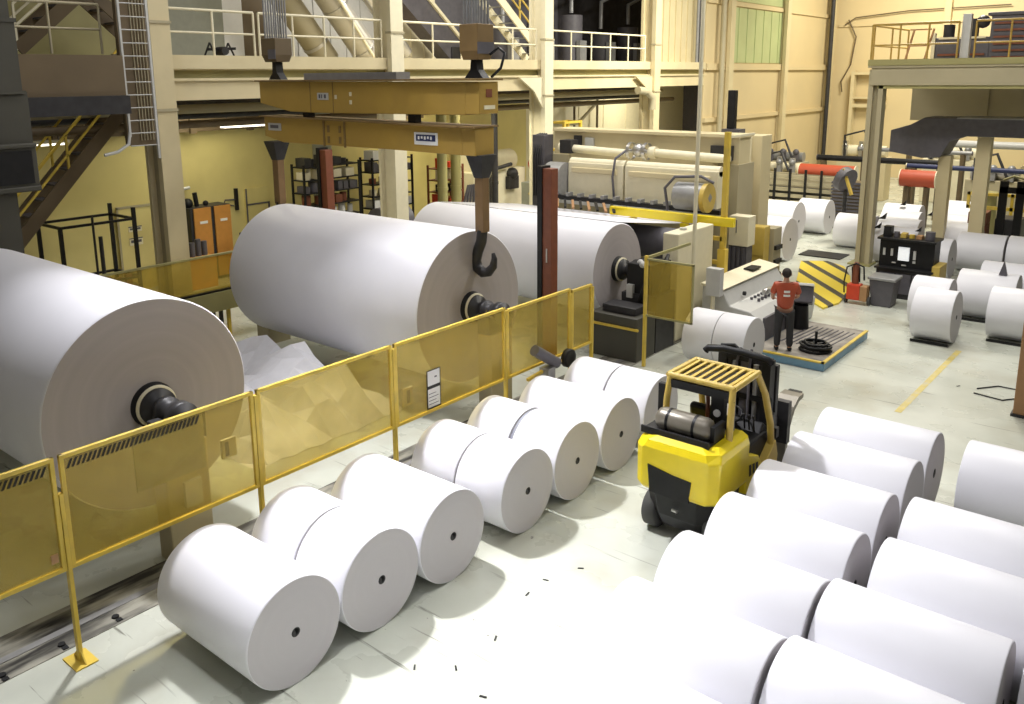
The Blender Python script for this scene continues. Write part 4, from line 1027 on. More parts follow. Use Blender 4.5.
part(t,'scaffold_legs',m,'yellow')
m=MB()
for z in (1.0,2.2,3.3,4.35):
    for x in(-19.6,-19.0): m.bar((x,26.9,z),(x,28.0,z),.08,.08)
    for y in (26.9,28.0): m.bar((-19.6,y,z),(-19.0,y,z),.08,.08)
part(t,'scaffold_rungs',m,'yellow')
t=thing('yellow_handrail','yellow handrail behind the rear jumbo reel','railing',(-20,24,0))
m=MB()
for y in (25.2,26.2): m.tube([(-18.9,y,0),(-18.9,y,1.9)],.04,n=8)
m.tube([(-18.9,24.6,1.9),(-18.9,26.4,1.9)],.045,n=8); m.tube([(-18.9,24.6,1.4),(-18.9,26.4,1.4)],.035,n=8); part(t,'rail_tubes',m,'yellow')
t=thing('green_cushion','small yellow-green padded drum behind the middle jumbo reel','drum',(-17.6,18.2,0))
m=MB().cyl((-19.5,20.8,0),(-19.5,20.8,1.6),.6,n=24); part(t,'drum_body',m,'olive')
m=MB().sphere((-19.5,20.8,1.6),.6,20,(1,1,.3)); part(t,'drum_lid',m,'yellow')
for (x,y,w,h,mt,lb) in ((-19.8,17.2,1.0,1.7,'ltgrey','pale covered bale just above the top edge of the middle jumbo reel'),(-20.2,18.9,1.2,1.9,'charcoal','dark grey covered bale behind the middle jumbo reel')):
    m=MB().box(x-.5,x+.5,y-w/2,y+w/2,0,h*.8); m.cyl((x,y-w/2,h*.8),(x,y+w/2,h*.8),.5,n=20); solo('covered_bale',m,mt,lb,'bale')
# ------------------------------------------------------------------ winder behind the rear reel
t=thing('winder_machine','long cream winder with two front cabinets and a high crossbeam','winder',(-12.5,21.5,0))
m=MB().box(-15.9,-9.75,22.0,22.7,3.62,4.42); m.box(-15.9,-9.7,21.9,22.8,4.42,4.50); part(t,'rear_crossbeam',m,'beige')
m=MB().box(-15.9,-15.3,21.9,22.9,0,3.7); m.box(-10.3,-9.7,21.9,22.9,0,3.7); m.box(-15.3,-10.3,22.1,22.6,0.6,2.6); part(t,'side_frame',m,'beige_dim')
for a,b in ((-14.5,-12.62),(-12.56,-9.75)):
    m=MB().box(a,b,20.75,21.35,2.62,3.62); m.cyl((a,20.95,3.6),(b,20.95,3.6),.14,n=20); c=part(t,'front_cabinet',m,'cream',.02)
    m=MB().box(a+.15,b-.2,20.68,20.75,3.33,3.48); part(t,'grab_rail',m,'beige',.02)
for a,b in ((-15.2,-12.95),(-12.1,-9.8)):
    m=MB().cyl((a,21.5,3.95),(b,21.5,3.88),.12,n=18); m.cyl((a-.1,21.5,3.95),(a+.1,21.5,3.95),.17,n=18); part(t,'rider_roll',m,'cream')
m=MB().sphere((-12.5,21.4,4.0),.2,18); m.lathe([(-.05,.25),(.05,.25)],n=20,c=(-12.75,21.4,3.98)); m.lathe([(-.05,.25),(.05,.25)],n=20,c=(-12.25,21.4,3.98)); m.cyl((-12.9,21.4,3.98),(-12.1,21.4,3.98),.06); part(t,'centre_drive',m,'steel')
m=MB().tube([(-12.85,20.7,2.5),(-12.87,20.6,3.3),(-12.85,20.7,3.8),(-12.75,21.1,4.0)],.035,n=8); part(t,'cable_drop',m,'charcoal')
m=MB().cyl((-15.1,20.7,3.1),(-14.52,20.7,3.1),.5,n=28); part(t,'left_end_drum',m,'grey')
m=MB().cyl((-10.6,20.2,3.0),(-9.85,20.2,3.0),.36,n=28); m.sphere((-9.85,20.2,3.0),.36,20,(.5,1,1)); part(t,'right_end_motor',m,'grey')
m=MB().tube([(-10.8,20.05,2.6),(-10.85,19.95,3.2),(-10.6,20.0,3.5),(-9.9,20.1,3.55),(-9.55,20.1,3.4)],.04,n=8); part(t,'motor_hose',m,'charcoal')
m=MB().cyl((-9.8,20.15,3.0),(-9.68,20.15,3.0),.38,n=28); part(t,'yellow_guard_disc',m,'guard_yellow')
m=MB().box(-14.9,-9.5,20.4,20.6,2.54,2.66); part(t,'dark_clamp_bar',m,'black')
for k in range(13):
    x=-14.7+k*.4; m=MB().box(x,x+.09,20.35,20.6,2.66,2.76); part(t,'clamp',m,'grey')
m=MB().box(-14.9,-9.5,20.6,20.74,2.4,2.56); part(t,'table_top',m,'white')
m=MB().box(-15.2,-14.8,21.3,21.7,3.8,4.2); m.box(-10.5,-9.9,21.8,21.98,3.8,4.2); m.box(-15.1,-14.85,21.9,21.99,3.95,4.3); part(t,'dark_gearbox',m,'dark')
m=MB().box(-14.7,-14.4,21.92,21.99,3.95,4.25); part(t,'pale_panel',m,'ltgrey')
t=thing('cable_tower','dark cable tower with hoses at the left end of the winder','cable tower',(-16.1,21.8,0))
m=MB().box(-16.4,-15.95,21.5,22.0,0,4.3); part(t,'tower_body',m,'charcoal',.01)
for k in range(4):
    m=MB().tube([(-16.3+k*.08,21.46,2.4),(-16.3+k*.08,21.42,3.6),(-16.3+k*.08,21.6,4.3),(-16.3+k*.08,21.8,4.32)],.03,n=6); part(t,'hose',m,'dark')
# paper web leaving the reel
w=MB(); vs=[]; n=10
for i in range(n+1):
    f=i/n; y=16.95+3.4*f; z=2.745-.46*f
    vs+= [(-16.1,y,z),(-10.4+.5*f,y,z)]
w.add(vs,[(2*i,2*i+1,2*i+3,2*i+2) for i in range(n)],True)
o=solo('paper_web',w,'paper','white paper web running from the rear jumbo reel up to the winder','paper web')
sd=o.modifiers.new('thick','SOLIDIFY'); sd.thickness=.006
# striped guide slats
for k in range(8):
    x=-14.2+k*.26
    m=MB().bar((x-.1,19.95,2.62),(x+.65,18.9,2.60),.07,.05)
    solo('guide_rod',m,'black' if k%2 else 'tan','slanted guide rod in the short orange and black row left of the yellow beam','guide rod',group='slanted guide rods on the paper web')
# steel drum
t=thing('steel_drum','dark grey steel winding drum showing its round end right of the rear jumbo reel','steel drum',(-12,19,2.25))
m=MB().lathe([(-4.4,.0),(-4.4,.40),(0,.40)],n=40,c=(-9.75,18.7,2.0)); part(t,'drum_shell',m,'charcoal')
m=MB().lathe([(0,.40),(.01,.28),(.01,.1),(.08,.1),(.08,0)],n=32,c=(-9.75,18.7,2.0)); part(t,'drum_end',m,'grey')
m=MB().box(-9.95,-9.8,18.5,18.9,0,1.7); part(t,'drum_support',m,'dark')
# yellow portal beam
t=thing('yellow_portal','bright yellow portal beam with posts in front of the winder','portal frame',(-10,18,0))
m=MB().box(-12.1,-8.6,19.25,19.4,2.47,2.69); part(t,'cross_beam',m,'fork_yellow',.01)
for a in(-11.5,-10.0):
    m=MB().box(a,a+.18,19.22,19.36,2.15,2.45); part(t,'hanging_lug',m,'fork_yellow')
m=MB().box(-8.95,-8.82,19.3,19.42,0,4.75); m.box(-8.98,-8.78,19.26,19.46,1.2,1.9); part(t,'tall_post',m,'yellow',.005)
m=MB().box(-9.35,-9.25,19.3,19.42,0,2.6); m.box(-9.3,-8.9,19.3,19.4,2.1,2.2); m.box(-9.3,-8.9,19.3,19.4,1.5,1.6); part(t,'ladder_frame',m,'yellow')
m=MB().box(-8.91,-8.86,19.4,20.9,4.6,4.65); part(t,'top_arm',m,'cream')
# pale machine box
t=thing('machine_box','tall cream machine box with a bright top, right of the steel drum','machine box',(-9,18.2,0))
m=MB().box(-9.42,-9.02,17.3,19.1,0,2.55); part(t,'box_shell',m,'cream',.03)
m=MB().cyl((-9.22,17.9,2.55),(-9.22,17.9,2.6),.09,n=14); part(t,'lid_knob',m,'ltgrey')
t=thing('junction_box','small grey junction box on a stalk right of the cream machine box','junction box',(-8.2,17.2,0))
m=MB().box(-8.55,-8.2,17.8,18.0,1.1,1.75); part(t,'box_body',m,'ltgrey',.01)
m=MB().box(-8.5,-8.25,17.8,18.0,0,.62); m.cyl((-8.4,17.9,.6),(-8.4,17.9,1.1),.05); part(t,'stalk',m,'cream')
# yellow tinted screen with post
t=thing('safety_screen','free-standing yellow tinted safety screen right of the rear reel end','safety screen',(-8.2,15.4,0))
m=MB().box(-8.66,-7.66,15.36,15.37,1.15,2.34); part(t,'tinted_sheet',m,'panel')
m=MB().box(-8.76,-8.70,15.33,15.40,0,2.42); part(t,'post',m,'yellow')
m=MB().box(-8.7,-7.64,15.34,15.39,2.33,2.37); m.box(-8.7,-7.64,15.34,15.39,1.12,1.16); m.box(-7.67,-7.64,15.34,15.39,1.12,2.36); m.box(-8.75,-8.71,15.4,17.3,2.34,2.40); part(t,'frame',m,'olive')
t=thing('drive_cabinet','dark low drive cabinet with a yellow rail below the rear reel shaft','drive cabinet',(-9.5,15.8,0))
m=MB().box(-10.15,-8.95,15.42,16.22,0,.98); part(t,'cabinet_body',m,'olivedark',.02)
m=MB().box(-10.2,-8.9,15.37,15.41,.72,.77); part(t,'yellow_rail',m,'yellow')
m=MB().box(-9.95,-9.1,15.6,16.1,.98,1.15); part(t,'dark_top',m,'dark',.02)
t=thing('chuck_drive','black chuck drive with hoses on the rear reel shaft','chuck drive',(-9.3,16.7,1.7))
m=MB().cyl((-9.85,16.8,1.67),(-9.2,16.8,1.67),.28,n=24); m.box(-9.75,-9.1,16.3,17.15,1.15,1.98); part(t,'drive_body',m,'black',.02)
m=MB().box(-9.85,-8.95,16.25,17.1,0,1.3); part(t,'drive_column',m,'dark')
m=MB().tube([(-9.3,16.5,1.9),(-9.2,16.2,1.6),(-9.3,16.1,1.2),(-9.4,16.3,1.15)],.05,n=8); m.tube([(-9.15,16.9,1.95),(-9.0,16.8,2.15),(-8.9,16.5,2.0),(-8.95,16.3,1.3)],.04,n=8); part(t,'hydraulic_hose',m,'black')
m=MB().box(-9.7,-9.55,16.2,16.35,1.2,1.5); part(t,'pale_bracket',m,'ltgrey')
for a,b in ((-9.35,16.3),(-9.5,16.45)):
    m=MB().sphere((a,b,1.98),.08,10); part(t,'pale_fitting',m,'ltgrey')
# tall beige electrical cabinet etc. behind the console
t=thing('electrical_cabinet','tall narrow beige electrical cabinet rising behind the operator console','electrical cabinet',(-9.5,23.3,0))
m=MB().box(-10.3,-9.7,23.4,24.1,0,4.4); part(t,'cabinet_shell',m,'beige',.02)
m=MB().box(-10.3,-10.0,23.35,23.4,.5,4.35); part(t,'cabinet_door',m,'cream')
m=MB().box(-10.1,-10.03,23.31,23.35,2.5,2.62); part(t,'door_handle',m,'charcoal')
t=thing('aerial_post','black upright sensor post on a small base above the electrical cabinet','sensor post',(-10.3,23,0))
m=MB().box(-10.9,-10.35,23.4,23.9,0,4.4); part(t,'support',m,'beige')
m=MB().box(-10.85,-10.62,23.5,23.7,4.55,5.65); part(t,'black_bar',m,'black',.02)
m=MB().box(-10.95,-10.4,23.4,23.8,4.4,4.55); part(t,'base',m,'charcoal')
t=thing('terminal_box','cream terminal box on dark ribbed panels, left behind the console','terminal box',(-9.5,21.9,0))
m=MB().box(-9.65,-9.1,21.35,21.8,1.6,2.4); part(t,'box_body',m,'cream',.01)
m=MB().box(-9.45,-9.43,21.34,21.35,1.95,2.3); part(t,'door_slot',m,'charcoal')
m=MB().box(-9.65,-9.15,21.4,21.78,0,1.6)
for k in range(4): m.box(-9.63+k*.13,-9.57+k*.13,21.35,21.4,0,1.55)
part(t,'ribbed_panel',m,'charcoal')
t=thing('yellow_cabinet','yellow-ochre cabinet between terminal box and striped plate','cabinet',(-9,22.9,0))
m=MB().box(-9.48,-9.05,22.3,22.7,0,2.0); m.box(-9.5,-9.03,22.28,22.3,1.2,1.98); part(t,'cabinet_body',m,'guard_yellow',.02)
m=MB().box(-9.4,-8.95,22.75,23.3,0,1.9); part(t,'open_side',m,'beige_dim'); m=MB()
for z in (.5,.9,1.3): m.box(-8.95,-8.88,22.8,23.25,z,z+.12)
part(t,'valve_row',m,'black')
# hazard plate and mat
def plan(pts,z): return [(x,y,z) for x,y in pts]
pts=[(-9.9,27.6),(-9.2,28.1),(-8.5,27.6),(-7.9,26.3),(-7.35,24.6),(-7.15,23.0),(-7.3,22.2),(-8.6,23.6)]
m=MB().prism(pts,'z',0.0,.05); solo('hazard_plate',m,'hazard','yellow and black striped floor plate with a curved edge behind the worker','floor plate')
m=MB().box(-10.4,-9.0,28.7,29.7,0,.03); solo('rubber_mat',m,'black','black rubber mat lying beyond the striped floor plate','mat')
# bin and extinguisher trolley
t=thing('waste_bin','dark grey waste bin with lid left in front of the tool cabinet','bin',(-6.2,23.6,0))
m=MB().loft([[(-6.45,23.4,0),(-5.95,23.4,0),(-5.95,23.9,0),(-6.45,23.9,0)],[(-6.52,23.33,.72),(-5.88,23.33,.72),(-5.88,23.97,.72),(-6.52,23.97,.72)]]); part(t,'bin_body',m,'charcoal',.03)
m=MB().box(-6.56,-5.84,23.29,24.01,.72,.80); part(t,'lid',m,'grey',.03)
t=thing('extinguisher_cart','red extinguisher trolley with black hose and small wheels at the foot of the gantry post','extinguisher trolley',(-6.85,23.4,0))
m=MB().box(-7.05,-6.7,23.2,23.5,.12,.55); part(t,'red_tank_box',m,'red',.03)
m=MB().box(-6.7,-6.52,23.2,23.5,.12,.52); part(t,'ochre_box',m,'tan',.01)
m=MB().cyl((-6.88,23.38,.55),(-6.88,23.38,1.05),.09,n=14); m.sphere((-6.88,23.38,1.05),.09,12); part(t,'cylinder',m,'redbrown')
m=MB().tube([(-6.88,23.3,1.1),(-7.08,23.25,1.0),(-7.12,23.2,.6),(-7.1,23.2,.3)],.022,n=6); m.tube([(-6.88,23.3,1.12),(-6.65,23.25,1.05),(-6.6,23.2,.7)],.022,n=6); m.tube([(-6.95,23.35,.6),(-6.98,23.35,1.0),(-6.78,23.35,1.0),(-6.76,23.35,.6)],.018,n=6); part(t,'hose_and_handle',m,'black')
for x in (-7.08,-6.48):
    m=MB().cyl((x-.03,23.35,.12),(x+.03,23.35,.12),.12,n=18); part(t,'small_wheel',m,'rubber')
# tool cabinet
t=thing('tool_cabinet','black workshop tool cabinet with a white screen and yellow side, beside the gantry post','tool cabinet',(-5.95,24.9,0))
m=MB().box(-6.7,-5.3,24.55,25.35,0,.82); part(t,'lower_body',m,'dark',.02)
m=MB().box(-6.7,-5.3,24.75,25.4,.82,1.62); m.box(-6.75,-5.25,24.5,25.4,.80,.85); m.box(-6.75,-5.25,24.6,25.45,1.6,1.66); part(t,'upper_body',m,'black',.01)
m=MB().box(-6.2,-5.92,24.70,24.75,1.05,1.42); part(t,'white_screen',m,'screen')
m=MB()
for (x,z,w,h) in ((-6.6,1.15,.06,.2),(-6.4,1.15,.06,.2),(-5.82,1.1,.07,.25),(-5.82,1.0,.07,.06),(-6.35,.95,.1,.03),(-6.1,.9,.12,.03)): m.box(x,x+w,24.72,24.75,z,z+h)
part(t,'small_tools',m,'ltgrey')
for k in range(3):
    m=MB().box(-6.6+k*.43,-6.22+k*.43,24.52,24.55,.15,.7); part(t,'drawer_front',m,'charcoal')
m=MB().box(-5.3,-5.1,24.6,25.4,0,1.0); part(t,'yellow_side',m,'guard_yellow',.01)
r_=random.Random(9)
for k,(x,w,h,c) in enumerate([(-6.65,.2,.28,'black'),(-6.4,.15,.14,'charcoal'),(-6.2,.14,.12,'guard_yellow'),(-6.0,.14,.10,'yellow'),(-5.8,.14,.09,'tan'),(-5.6,.25,.22,'charcoal')]):
    m=MB().box(x,x+w,24.8,25.05,0,h) if k%2==0 else MB().cyl((x+w/2,24.9,0),(x+w/2,24.9,h),w/2,n=12)
    o=solo('cabinet_top_item',m,c,['black box at the left end of the tool cabinet top','dark can second from left on the tool cabinet top','small ochre box on the tool cabinet top','yellow tin on the tool cabinet top','small tan box on the tool cabinet top','dark grey canister at the right end of the tool cabinet top'][k],'workshop item',group='small items on the tool cabinet'); o.location=(0,0,1.665)
# slatted racks behind the far left rolls
t=thing('slatted_rack','long brown slatted board rack with black posts behind the large white rolls','rack',(-12.5,36,0))
m=MB()
for k in range(7): m.box(-16.2,-11.5,35.8,35.9,.12+k*.27,.27+k*.27); m.box(-16.2,-11.5,36.6,36.7,.12+k*.27,.27+k*.27)
part(t,'boards',m,'beige_dim')
m=MB()
for k in range(8): m.box(-16.2+k*.66,-16.12+k*.66,35.7,35.8,0,2.15)
part(t,'black_posts',m,'black')
m=MB().box(-16.1,-11.6,35.95,36.55,.1,1.3); part(t,'stacked_boards',m,'olivedark')
t=thing('striped_pallet','dark upright stack of ribbed pallets left of the gantry post','pallet stack',(-10.8,35,0))
m=MB()
for k in range(14): m.box(-11.4,-10.2,34.6,35.4,.05+k*.135,.13+k*.135)
part(t,'ribbed_boards',m,'charcoal'); m=MB().box(-11.35,-10.25,34.65,35.35,0,1.9); part(t,'core_stack',m,'brown')
def long_roll(x0,x1,y,z,r,mt,label,endm='cream'):
    t=thing('wrapped_roll',label,'roll',((x0+x1)/2,y,z-r))
    m=MB().cyl((x0,y,z),(x1,y,z),r,n=28); part(t,'roll_wrap',m,mt)
    m=MB().cyl((x0-.03,y,z),(x0,y,z),r*1.05,n=28); m.cyl((x1,y,z),(x1+.03,y,z),r*1.05,n=28); part(t,'end_ring',m,endm)
    m=MB()
    for x in (x0+.2,x1-.4): m.box(x,x+.15,y-.2,y+.2,0,z-r+.02)
    part(t,'roll_stand',m,'brown')
long_roll(-13.5,-11.2,36.9,1.98,.32,'redorange','red-orange wrapped roll lying across above the slatted rack, left of the gantry post')
long_roll(-9.4,-8.1,36.9,1.95,.34,'redorange','red-orange wrapped roll right of the gantry post, behind the heap of white rolls')
long_roll(-13.6,-8.2,39.2,2.38,.13,'black','long black tube above the red-orange rolls','charcoal')
long_roll(-12.2,-7.6,40.4,2.75,.09,'grey','long blue-black tube behind the red-orange rolls','charcoal')
long_roll(-10.6,-4.9,41.5,3.05,.16,'ltgrey','long pale grey tube behind the gantry, near the back wall','cream')
long_roll(-9.6,-4.6,38.4,2.3,.1,'navy','long dark blue tube crossing behind the gantry posts','cream')
t=thing('round_mirror','dark tilted disc with a yellow rim clipped to the left of the gantry post','disc',(-9.9,32,0))
m=MB().cyl((-10.2,32.1,2.35),(-9.95,32.0,2.25),.45,n=28); part(t,'disc',m,'charcoal')
m=MB().bar((-10.1,31.85,2.7),(-9.7,31.7,1.8),.1,.08); part(t,'yellow_bar',m,'guard_yellow')
m=MB().cyl((-10.05,32.1,0),(-10.05,32.1,1.9),.08,n=10); part(t,'disc_stand',m,'dark')
def blockmachine(x,y,label,mts,seed,s=1.0):
    r_=random.Random(seed); t=thing('workshop_machine',label,'machine',(x,y,0),group='pale machines along the back wall')
    m=MB().box(x-.9*s,x+.9*s,y-.5,y+.5,0,1.6*s); part(t,'machine_bed',m,mts[0],.03)
    m=MB().cyl((x-.8*s,y,1.8*s),(x+.8*s,y,1.8*s),.22*s,n=18); part(t,'machine_roll',m,mts[1])
    m=MB()
    for k in range(3): xx=x-.7*s+k*.6*s; m.box(xx,xx+.2,y-.55,y-.3,1.6*s,1.6*s+r_.uniform(.3,.8)); m.sphere((xx+.1,y-.5,1.6*s+.5),.16,10)
    part(t,'machine_heads',m,mts[2])
    m=MB().tube([(x-.6*s,y-.6,1.6*s),(x-.6*s,y-.7,2.4*s),(x+.1,y-.6,2.6*s),(x+.5*s,y-.6,1.7*s)],.06,n=8); part(t,'machine_hose',m,'dark')
blockmachine(-15.3,39.5,'olive and cream machine with hoses left of the red-orange roll',['beige','cream','grey'],1)
blockmachine(-13.0,44.0,'pale machine with a round motor head against the back corner',['beige','cream','steel'],2,1.3)
blockmachine(-16.5,43.0,'dull machine beneath the green window band',['beige_dim','grey','charcoal'],3,1.1)
blockmachine(-6.6,40.0,'grey roller machine between the two inner gantry posts',['beige_dim','steel','grey'],4,1.1)
blockmachine(-4.8,42.5,'grey roller stand right of the inner gantry posts',['beige','ltgrey','charcoal'],5,1.35)
blockmachine(-9.3,45.0,'pale machine behind the gantry post near the back wall',['cream','cream','grey'],6,1.3)
t=thing('dark_lift_truck','dark narrow lift truck standing at the right picture edge behind the grey rolls','lift truck',(-4.9,33.2,0))
m=MB().box(-5.3,-4.5,33,34,0,1.2); part(t,'truck_body',m,'dark',.03)
m=MB().box(-5.25,-5.0,32.9,33.0,.2,2.5); m.box(-4.75,-4.5,32.9,33.0,.2,2.5); m.box(-5.25,-4.5,32.9,33.0,2.1,2.3); part(t,'truck_mast',m,'black')
m=MB().tube([(-5.2,33.2,2.5),(-4.9,33.2,2.65),(-4.5,33.2,2.55)],.04,n=8); part(t,'truck_guard',m,'olive')
t=thing('crate_stack','stack of red-brown crates left of the dark lift truck','crates',(-5.7,32.6,0))
for z in (0,.62,1.05):
    m=MB().box(-6.0,-5.45,32.3,33.1,z,z+.4); part(t,'crate_box',m,'redbrown',.01)
t=thing('yellow_barrier','yellow barrier rail behind the dark lift truck','barrier',(-5,35,0))
m=MB()
for x in (-6.6,-5.2,-3.8): m.box(x,x+.1,35,35.1,0,1.8)
m.box(-6.6,-3.7,35,35.1,1.2,1.32); m.box(-6.6,-3.7,35,35.1,1.7,1.8); part(t,'barrier_frame',m,'yellow')
for (x,y,h,c,lb) in ((-6.3,36.5,1.6,'olive','olive drum stack behind the heap, left of the yellow barrier'),(-3.9,37.5,1.9,'greypanel','green-grey bin behind the yellow barrier')):
    m=MB().cyl((x,y,0),(x,y,h),.5,.42,n=20); m.cyl((x,y,h),(x,y,h+.06),.46,n=20); solo('storage_drum',m,c,lb,'drum')

# ------------------------------------------------------------------ right gantry with service platform
t=thing('gantry_frame','large beige gantry frame with a service deck at upper right','gantry',(-8.2,28.5,0))
m=MB().box(-8.42,-8.28,28.35,28.75,0,6.2); m.box(-8.28,-8.12,28.5,28.6,0,6.2); m.box(-8.12,-7.98,28.35,28.75,0,6.2); part(t,'left_post',m,'beige_dim')
m=MB().box(-8.35,3,28.3,28.8,5.72,6.25); part(t,'main_beam',m,'beige_dim',.01)
m=MB().box(-8.15,3,28.35,28.75,5.62,5.72); m.box(-8.6,-7.9,28.2,28.9,0,.05); part(t,'lower_flange',m,'olive')
m=MB().box(-8.45,3,28.25,32.5,6.25,6.32); part(t,'deck_plate',m,'beige_dim')
m=MB().box(-8.45,3,28.22,28.28,6.32,6.50); part(t,'olive_kickboard',m,'olive')
railing(-8.4,-6.0,4,'ochre railing on the gantry deck, left of the grey post',x=28.3,z0=6.32,h=1.22,mt='crane',group='railings of the gantry deck',axis='x')
railing(-5.55,-2.0,5,'ochre railing on the gantry deck, right of the grey post',x=28.3,z0=6.32,h=1.22,mt='crane',group='railings of the gantry deck',axis='x')
railing(28.5,32.3,3,'ochre end railing along the left side of the gantry deck',x=-8.4,z0=6.32,h=1.2,mt='crane',group='railings of the gantry deck')
t=thing('deck_post','square grey post standing on the gantry deck','post',(-5.8,28.5,6.32))
m=MB().box(-5.95,-5.72,28.4,28.6,6.32,7.75); part(t,'post_shaft',m,'ltgrey',.005)
m=MB().box(-5.98,-5.69,28.37,28.63,6.32,6.38); part(t,'post_foot',m,'grey')
t=thing('deck_machine','dark grey drive machine with louvres on the gantry deck','drive machine',(-4,30.5,6.32))
m=MB().box(-7.0,-5.5,30,31.2,6.32,7.15); m.box(-5.5,2,30,31.5,6.32,7.75); m.box(-5.6,-3.8,29.95,31.4,7.75,7.85); part(t,'machine_housing',m,'charcoal',.02)
m=MB()
for k in range(6): m.box(-5.4,2,29.95,30.0,6.5+k*.2,6.56+k*.2)
m.box(-6.9,-5.6,29.95,30,6.6,6.66); part(t,'louvres',m,'redbrown')
m=MB().box(-6.3,-5.9,30.1,30.5,7.15,7.7); m.cyl((-6.7,30.3,7.15),(-6.7,30.3,7.55),.16,n=14); m.sphere((-5.75,30.2,7.6),.2,12); part(t,'motors',m,'dark')
m=MB().box(-7.1,-7.0,29.95,30.1,6.32,7.3); m.box(-6.9,-5.6,29.93,29.97,7.1,7.16); part(t,'pale_frame',m,'cream')
t=thing('deck_ladder','short ladder frame leaning on the gantry deck railing','ladder',(-7.5,29,6.32))
m=MB()
for x in (-7.5,-6.95): m.bar((x-.12,29.0,6.32),(x+.12,29.0,7.4),.05,.05)
for z in (6.9,7.38): m.bar((-7.5,29,z),(-6.9,29,z),.04,.04)
part(t,'ladder_frame',m,'tan')
# hanging panel under the beam
s=MB().box(-8.3,3,33.0,33.1,4.45,6.2)
for x in (-5.95,-3.2): s.box(x,x+.07,32.95,33.0,4.45,6.2)
t=tag(s.build('hanging_screen','beige_dim'),'long beige sheet panel hanging below the gantry deck','panel')
# dark duct on two inner posts
t=thing('extraction_duct','black angular extraction duct with a drooping nose at right, carried on two beige posts','duct',(-6,31,3.5))
def sec(x,z0,z1,y0,y1): return [(x,y0,z0),(x,y1,z0),(x,y1,z1),(x,y0,z1)]
m=MB().loft([sec(-8.15,3.55,4.25,30.2,31.6),sec(-7.55,3.45,4.45,30.2,31.6),sec(-7.15,3.38,4.68,30.2,31.6),sec(-6.6,3.42,4.68,30.2,31.6),sec(-6.35,3.95,4.68,30.2,31.6),sec(-5.9,4.12,4.68,30.2,31.6),sec(3,4.1,4.62,30.2,31.6)]); part(t,'duct_shell',m,'charcoal',.02)
m=MB().box(-6.2,3,30.15,31.65,4.66,4.70); part(t,'edge_seam',m,'grey')
m=MB().box(-6.72,-6.36,30.6,31.0,0,3.45); m.box(-6.8,-6.3,30.55,31.05,0,.06); part(t,'left_support',m,'beige')
m=MB().box(-5.65,-5.25,30.6,31.0,0,4.13); m.box(-5.7,-5.2,30.55,31.05,0,.06); part(t,'right_support',m,'beige')
# near brown post at right edge
t=thing('timber_post','tan post with a chipped foot at the right picture edge','post',(-2,17.2,0))
m=MB().box(-2.12,-1.86,17.1,17.4,0,6); part(t,'post_shaft',m,'tan',.01)
m=MB().box(-2.15,-1.83,17.07,17.43,0,.05); part(t,'foot',m,'dark')
pipe('loose_cable','thin black cable loop lying on the floor near the tan post',[(-2.9,18.2,.015),(-2.6,18.6,.015),(-2.2,18.6,.015),(-2.1,18.2,.015),(-2.4,17.8,.015),(-2.9,17.9,.015)],.012,'black','cable')
r_=random.Random(12)
for k in range(12):
    x=r_.uniform(-5.8,-3.2); y=r_.uniform(3.2,19) if k>6 else r_.uniform(4,8)
    m=MB().bar((-.035,0,.004),(.04,r_.uniform(-.03,.03),.006),.02,.006)
    if x>-4.2 and y<13: x-=1.4
    o=solo('floor_scrap',m,'black','tiny dark scrap lying on the pale floor between the roll rows','scrap',group='tiny dark scraps on the floor'); o.location=(x,y,0.002); o.rotation_euler=(0,0,r_.uniform(0,3))
pipe('loose_cable','thin dark strapping bits on the floor right of the far roll of the left column',[(-2.0,13.3,.012),(-1.6,12.9,.012),(-1.3,13.2,.012)],.012,'black','strapping')
# wall pipes on the back wall and bracket
pipe('wall_hose','dark curved cable high on the back wall near the corner',[(-17.6,53.8,8.9),(-17.0,53.8,9.3),(-14,53.8,9.55),(-9,53.8,9.6)],.035,'brown','cable')
pipe('wall_hose','dark cable looping down the far corner of the back wall',[(-17.4,53.8,9.2),(-16.9,53.8,8.2),(-17.1,53.8,6.6),(-17.6,53.8,5.6),(-17.5,53.8,5.0)],.04,'brown','cable')
t=thing('pipe_bracket','small cream wall ladder bracket left of the gantry post on the back wall','wall bracket',(-16,53.5,3))
m=MB().box(-16.9,-16.7,53.4,53.9,0,6.2); m.box(-16.7,-14.9,53.4,53.9,6.0,6.15);m.box(-16.7,-14.9,53.4,53.9,4.1,4.3);m.box(-16.7,-14.9,53.5,53.9,4.6,4.7); part(t,'bracket_frame',m,'beige')
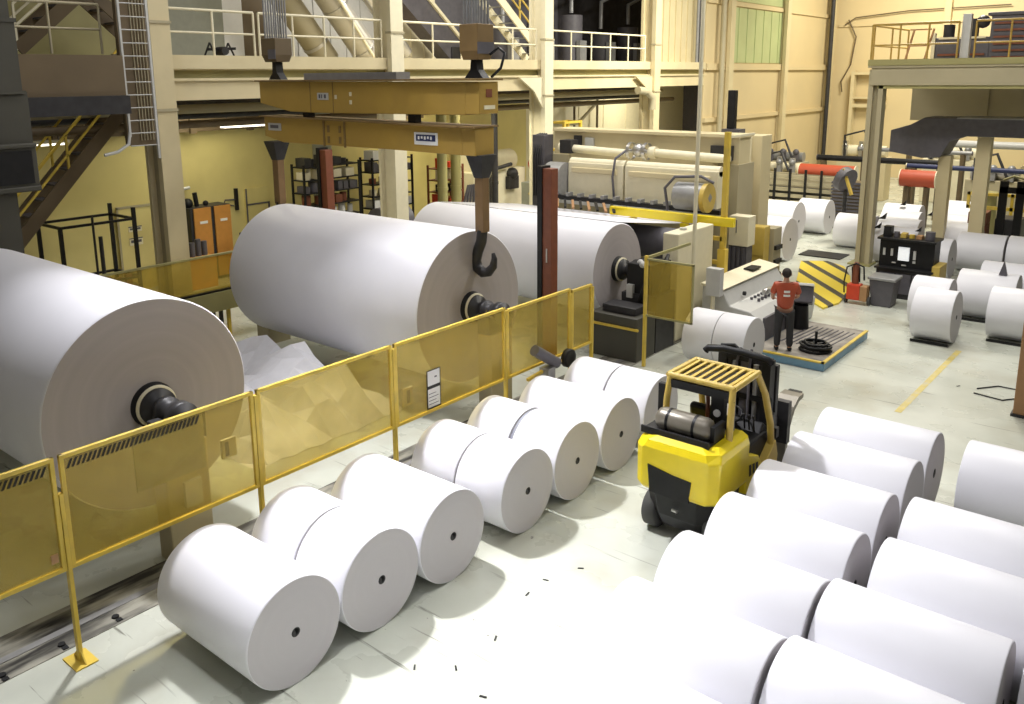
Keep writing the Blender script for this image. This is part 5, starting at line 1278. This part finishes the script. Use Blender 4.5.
# ------------------------------------------------------------------ light: high-bay lamps of the hall and added fill lamps
w=bpy.data.worlds.new('hall_air'); scene.world=w; w.use_nodes=True
bg=w.node_tree.nodes['Background']; bg.inputs['Color'].default_value=(1.0,.93,.80,1); bg.inputs['Strength'].default_value=0.11
def area(name,loc,target,size,power,col=(1,.96,.90),sy=None,spread=None):
    l=bpy.data.lights.new(name,'AREA'); l.energy=power; l.size=size; l.color=col
    if sy: l.shape='RECTANGLE'; l.size_y=sy
    o=bpy.data.objects.new(name,l); COL.objects.link(o); o.location=loc
    if spread: l.spread=math.radians(spread)
    d=Vector(target)-Vector(loc); o.rotation_euler=d.to_track_quat('-Z','Y').to_euler(); return o
area('high_bay_key',(-13.2,8.5,13.3),(-5.6,7.0,0),.7,430,(.98,.97,1.0),spread=66)
area('high_bay_front',(-5.2,3.0,11),(-4.9,4.1,0),.8,45,(.98,.98,1.0),spread=45)
area('fill_overhead',(-2.0,5.5,12.5),(-2.5,6.5,0),5,360,(.97,.97,1.0))  # large soft fill added to even out the roll tops
area('high_bay_second',(-8.5,15,13),(-7,9,0),.9,260,(1,.97,.95))
area('high_bay_middle',(-13,20,13),(-12,18,0),5,900,(1,.97,.93))
area('high_bay_right',(-4,20,13),(-5,20,0),2,800,(1,.97,.9))
area('high_bay_back',(-8,34,13.5),(-9,34,0),3,2200,(1,.95,.82))
area('high_bay_corner',(-11,46,13),(-13,52,5),3,1500,(1,.93,.76))
area('under_deck_left',(-21.5,14,5.2),(-22.5,14,0),1,120,(1,.93,.72),sy=5)
area('under_deck_middle',(-21.5,23,5.2),(-22,23,0),1,240,(1,.92,.68),sy=7)
area('under_deck_far',(-21.3,38.5,5.0),(-24,38,3),1,150,(1,.93,.72),sy=3)
area('upper_floor_lamp',(-20,20,12),(-23,21,7),2,420,(1,.95,.85),sy=8)
area('fill_columns',(-11.5,29,12.5),(-18,30,5),1.5,650,(1,.96,.84),spread=110)  # extra lamp added to brighten the columns
area('fill_reels',(-15,9,12.8),(-13,8,0),5,300,(.99,.97,.97))  # soft fill added above the jumbo reels
scene.view_settings.exposure=0.0
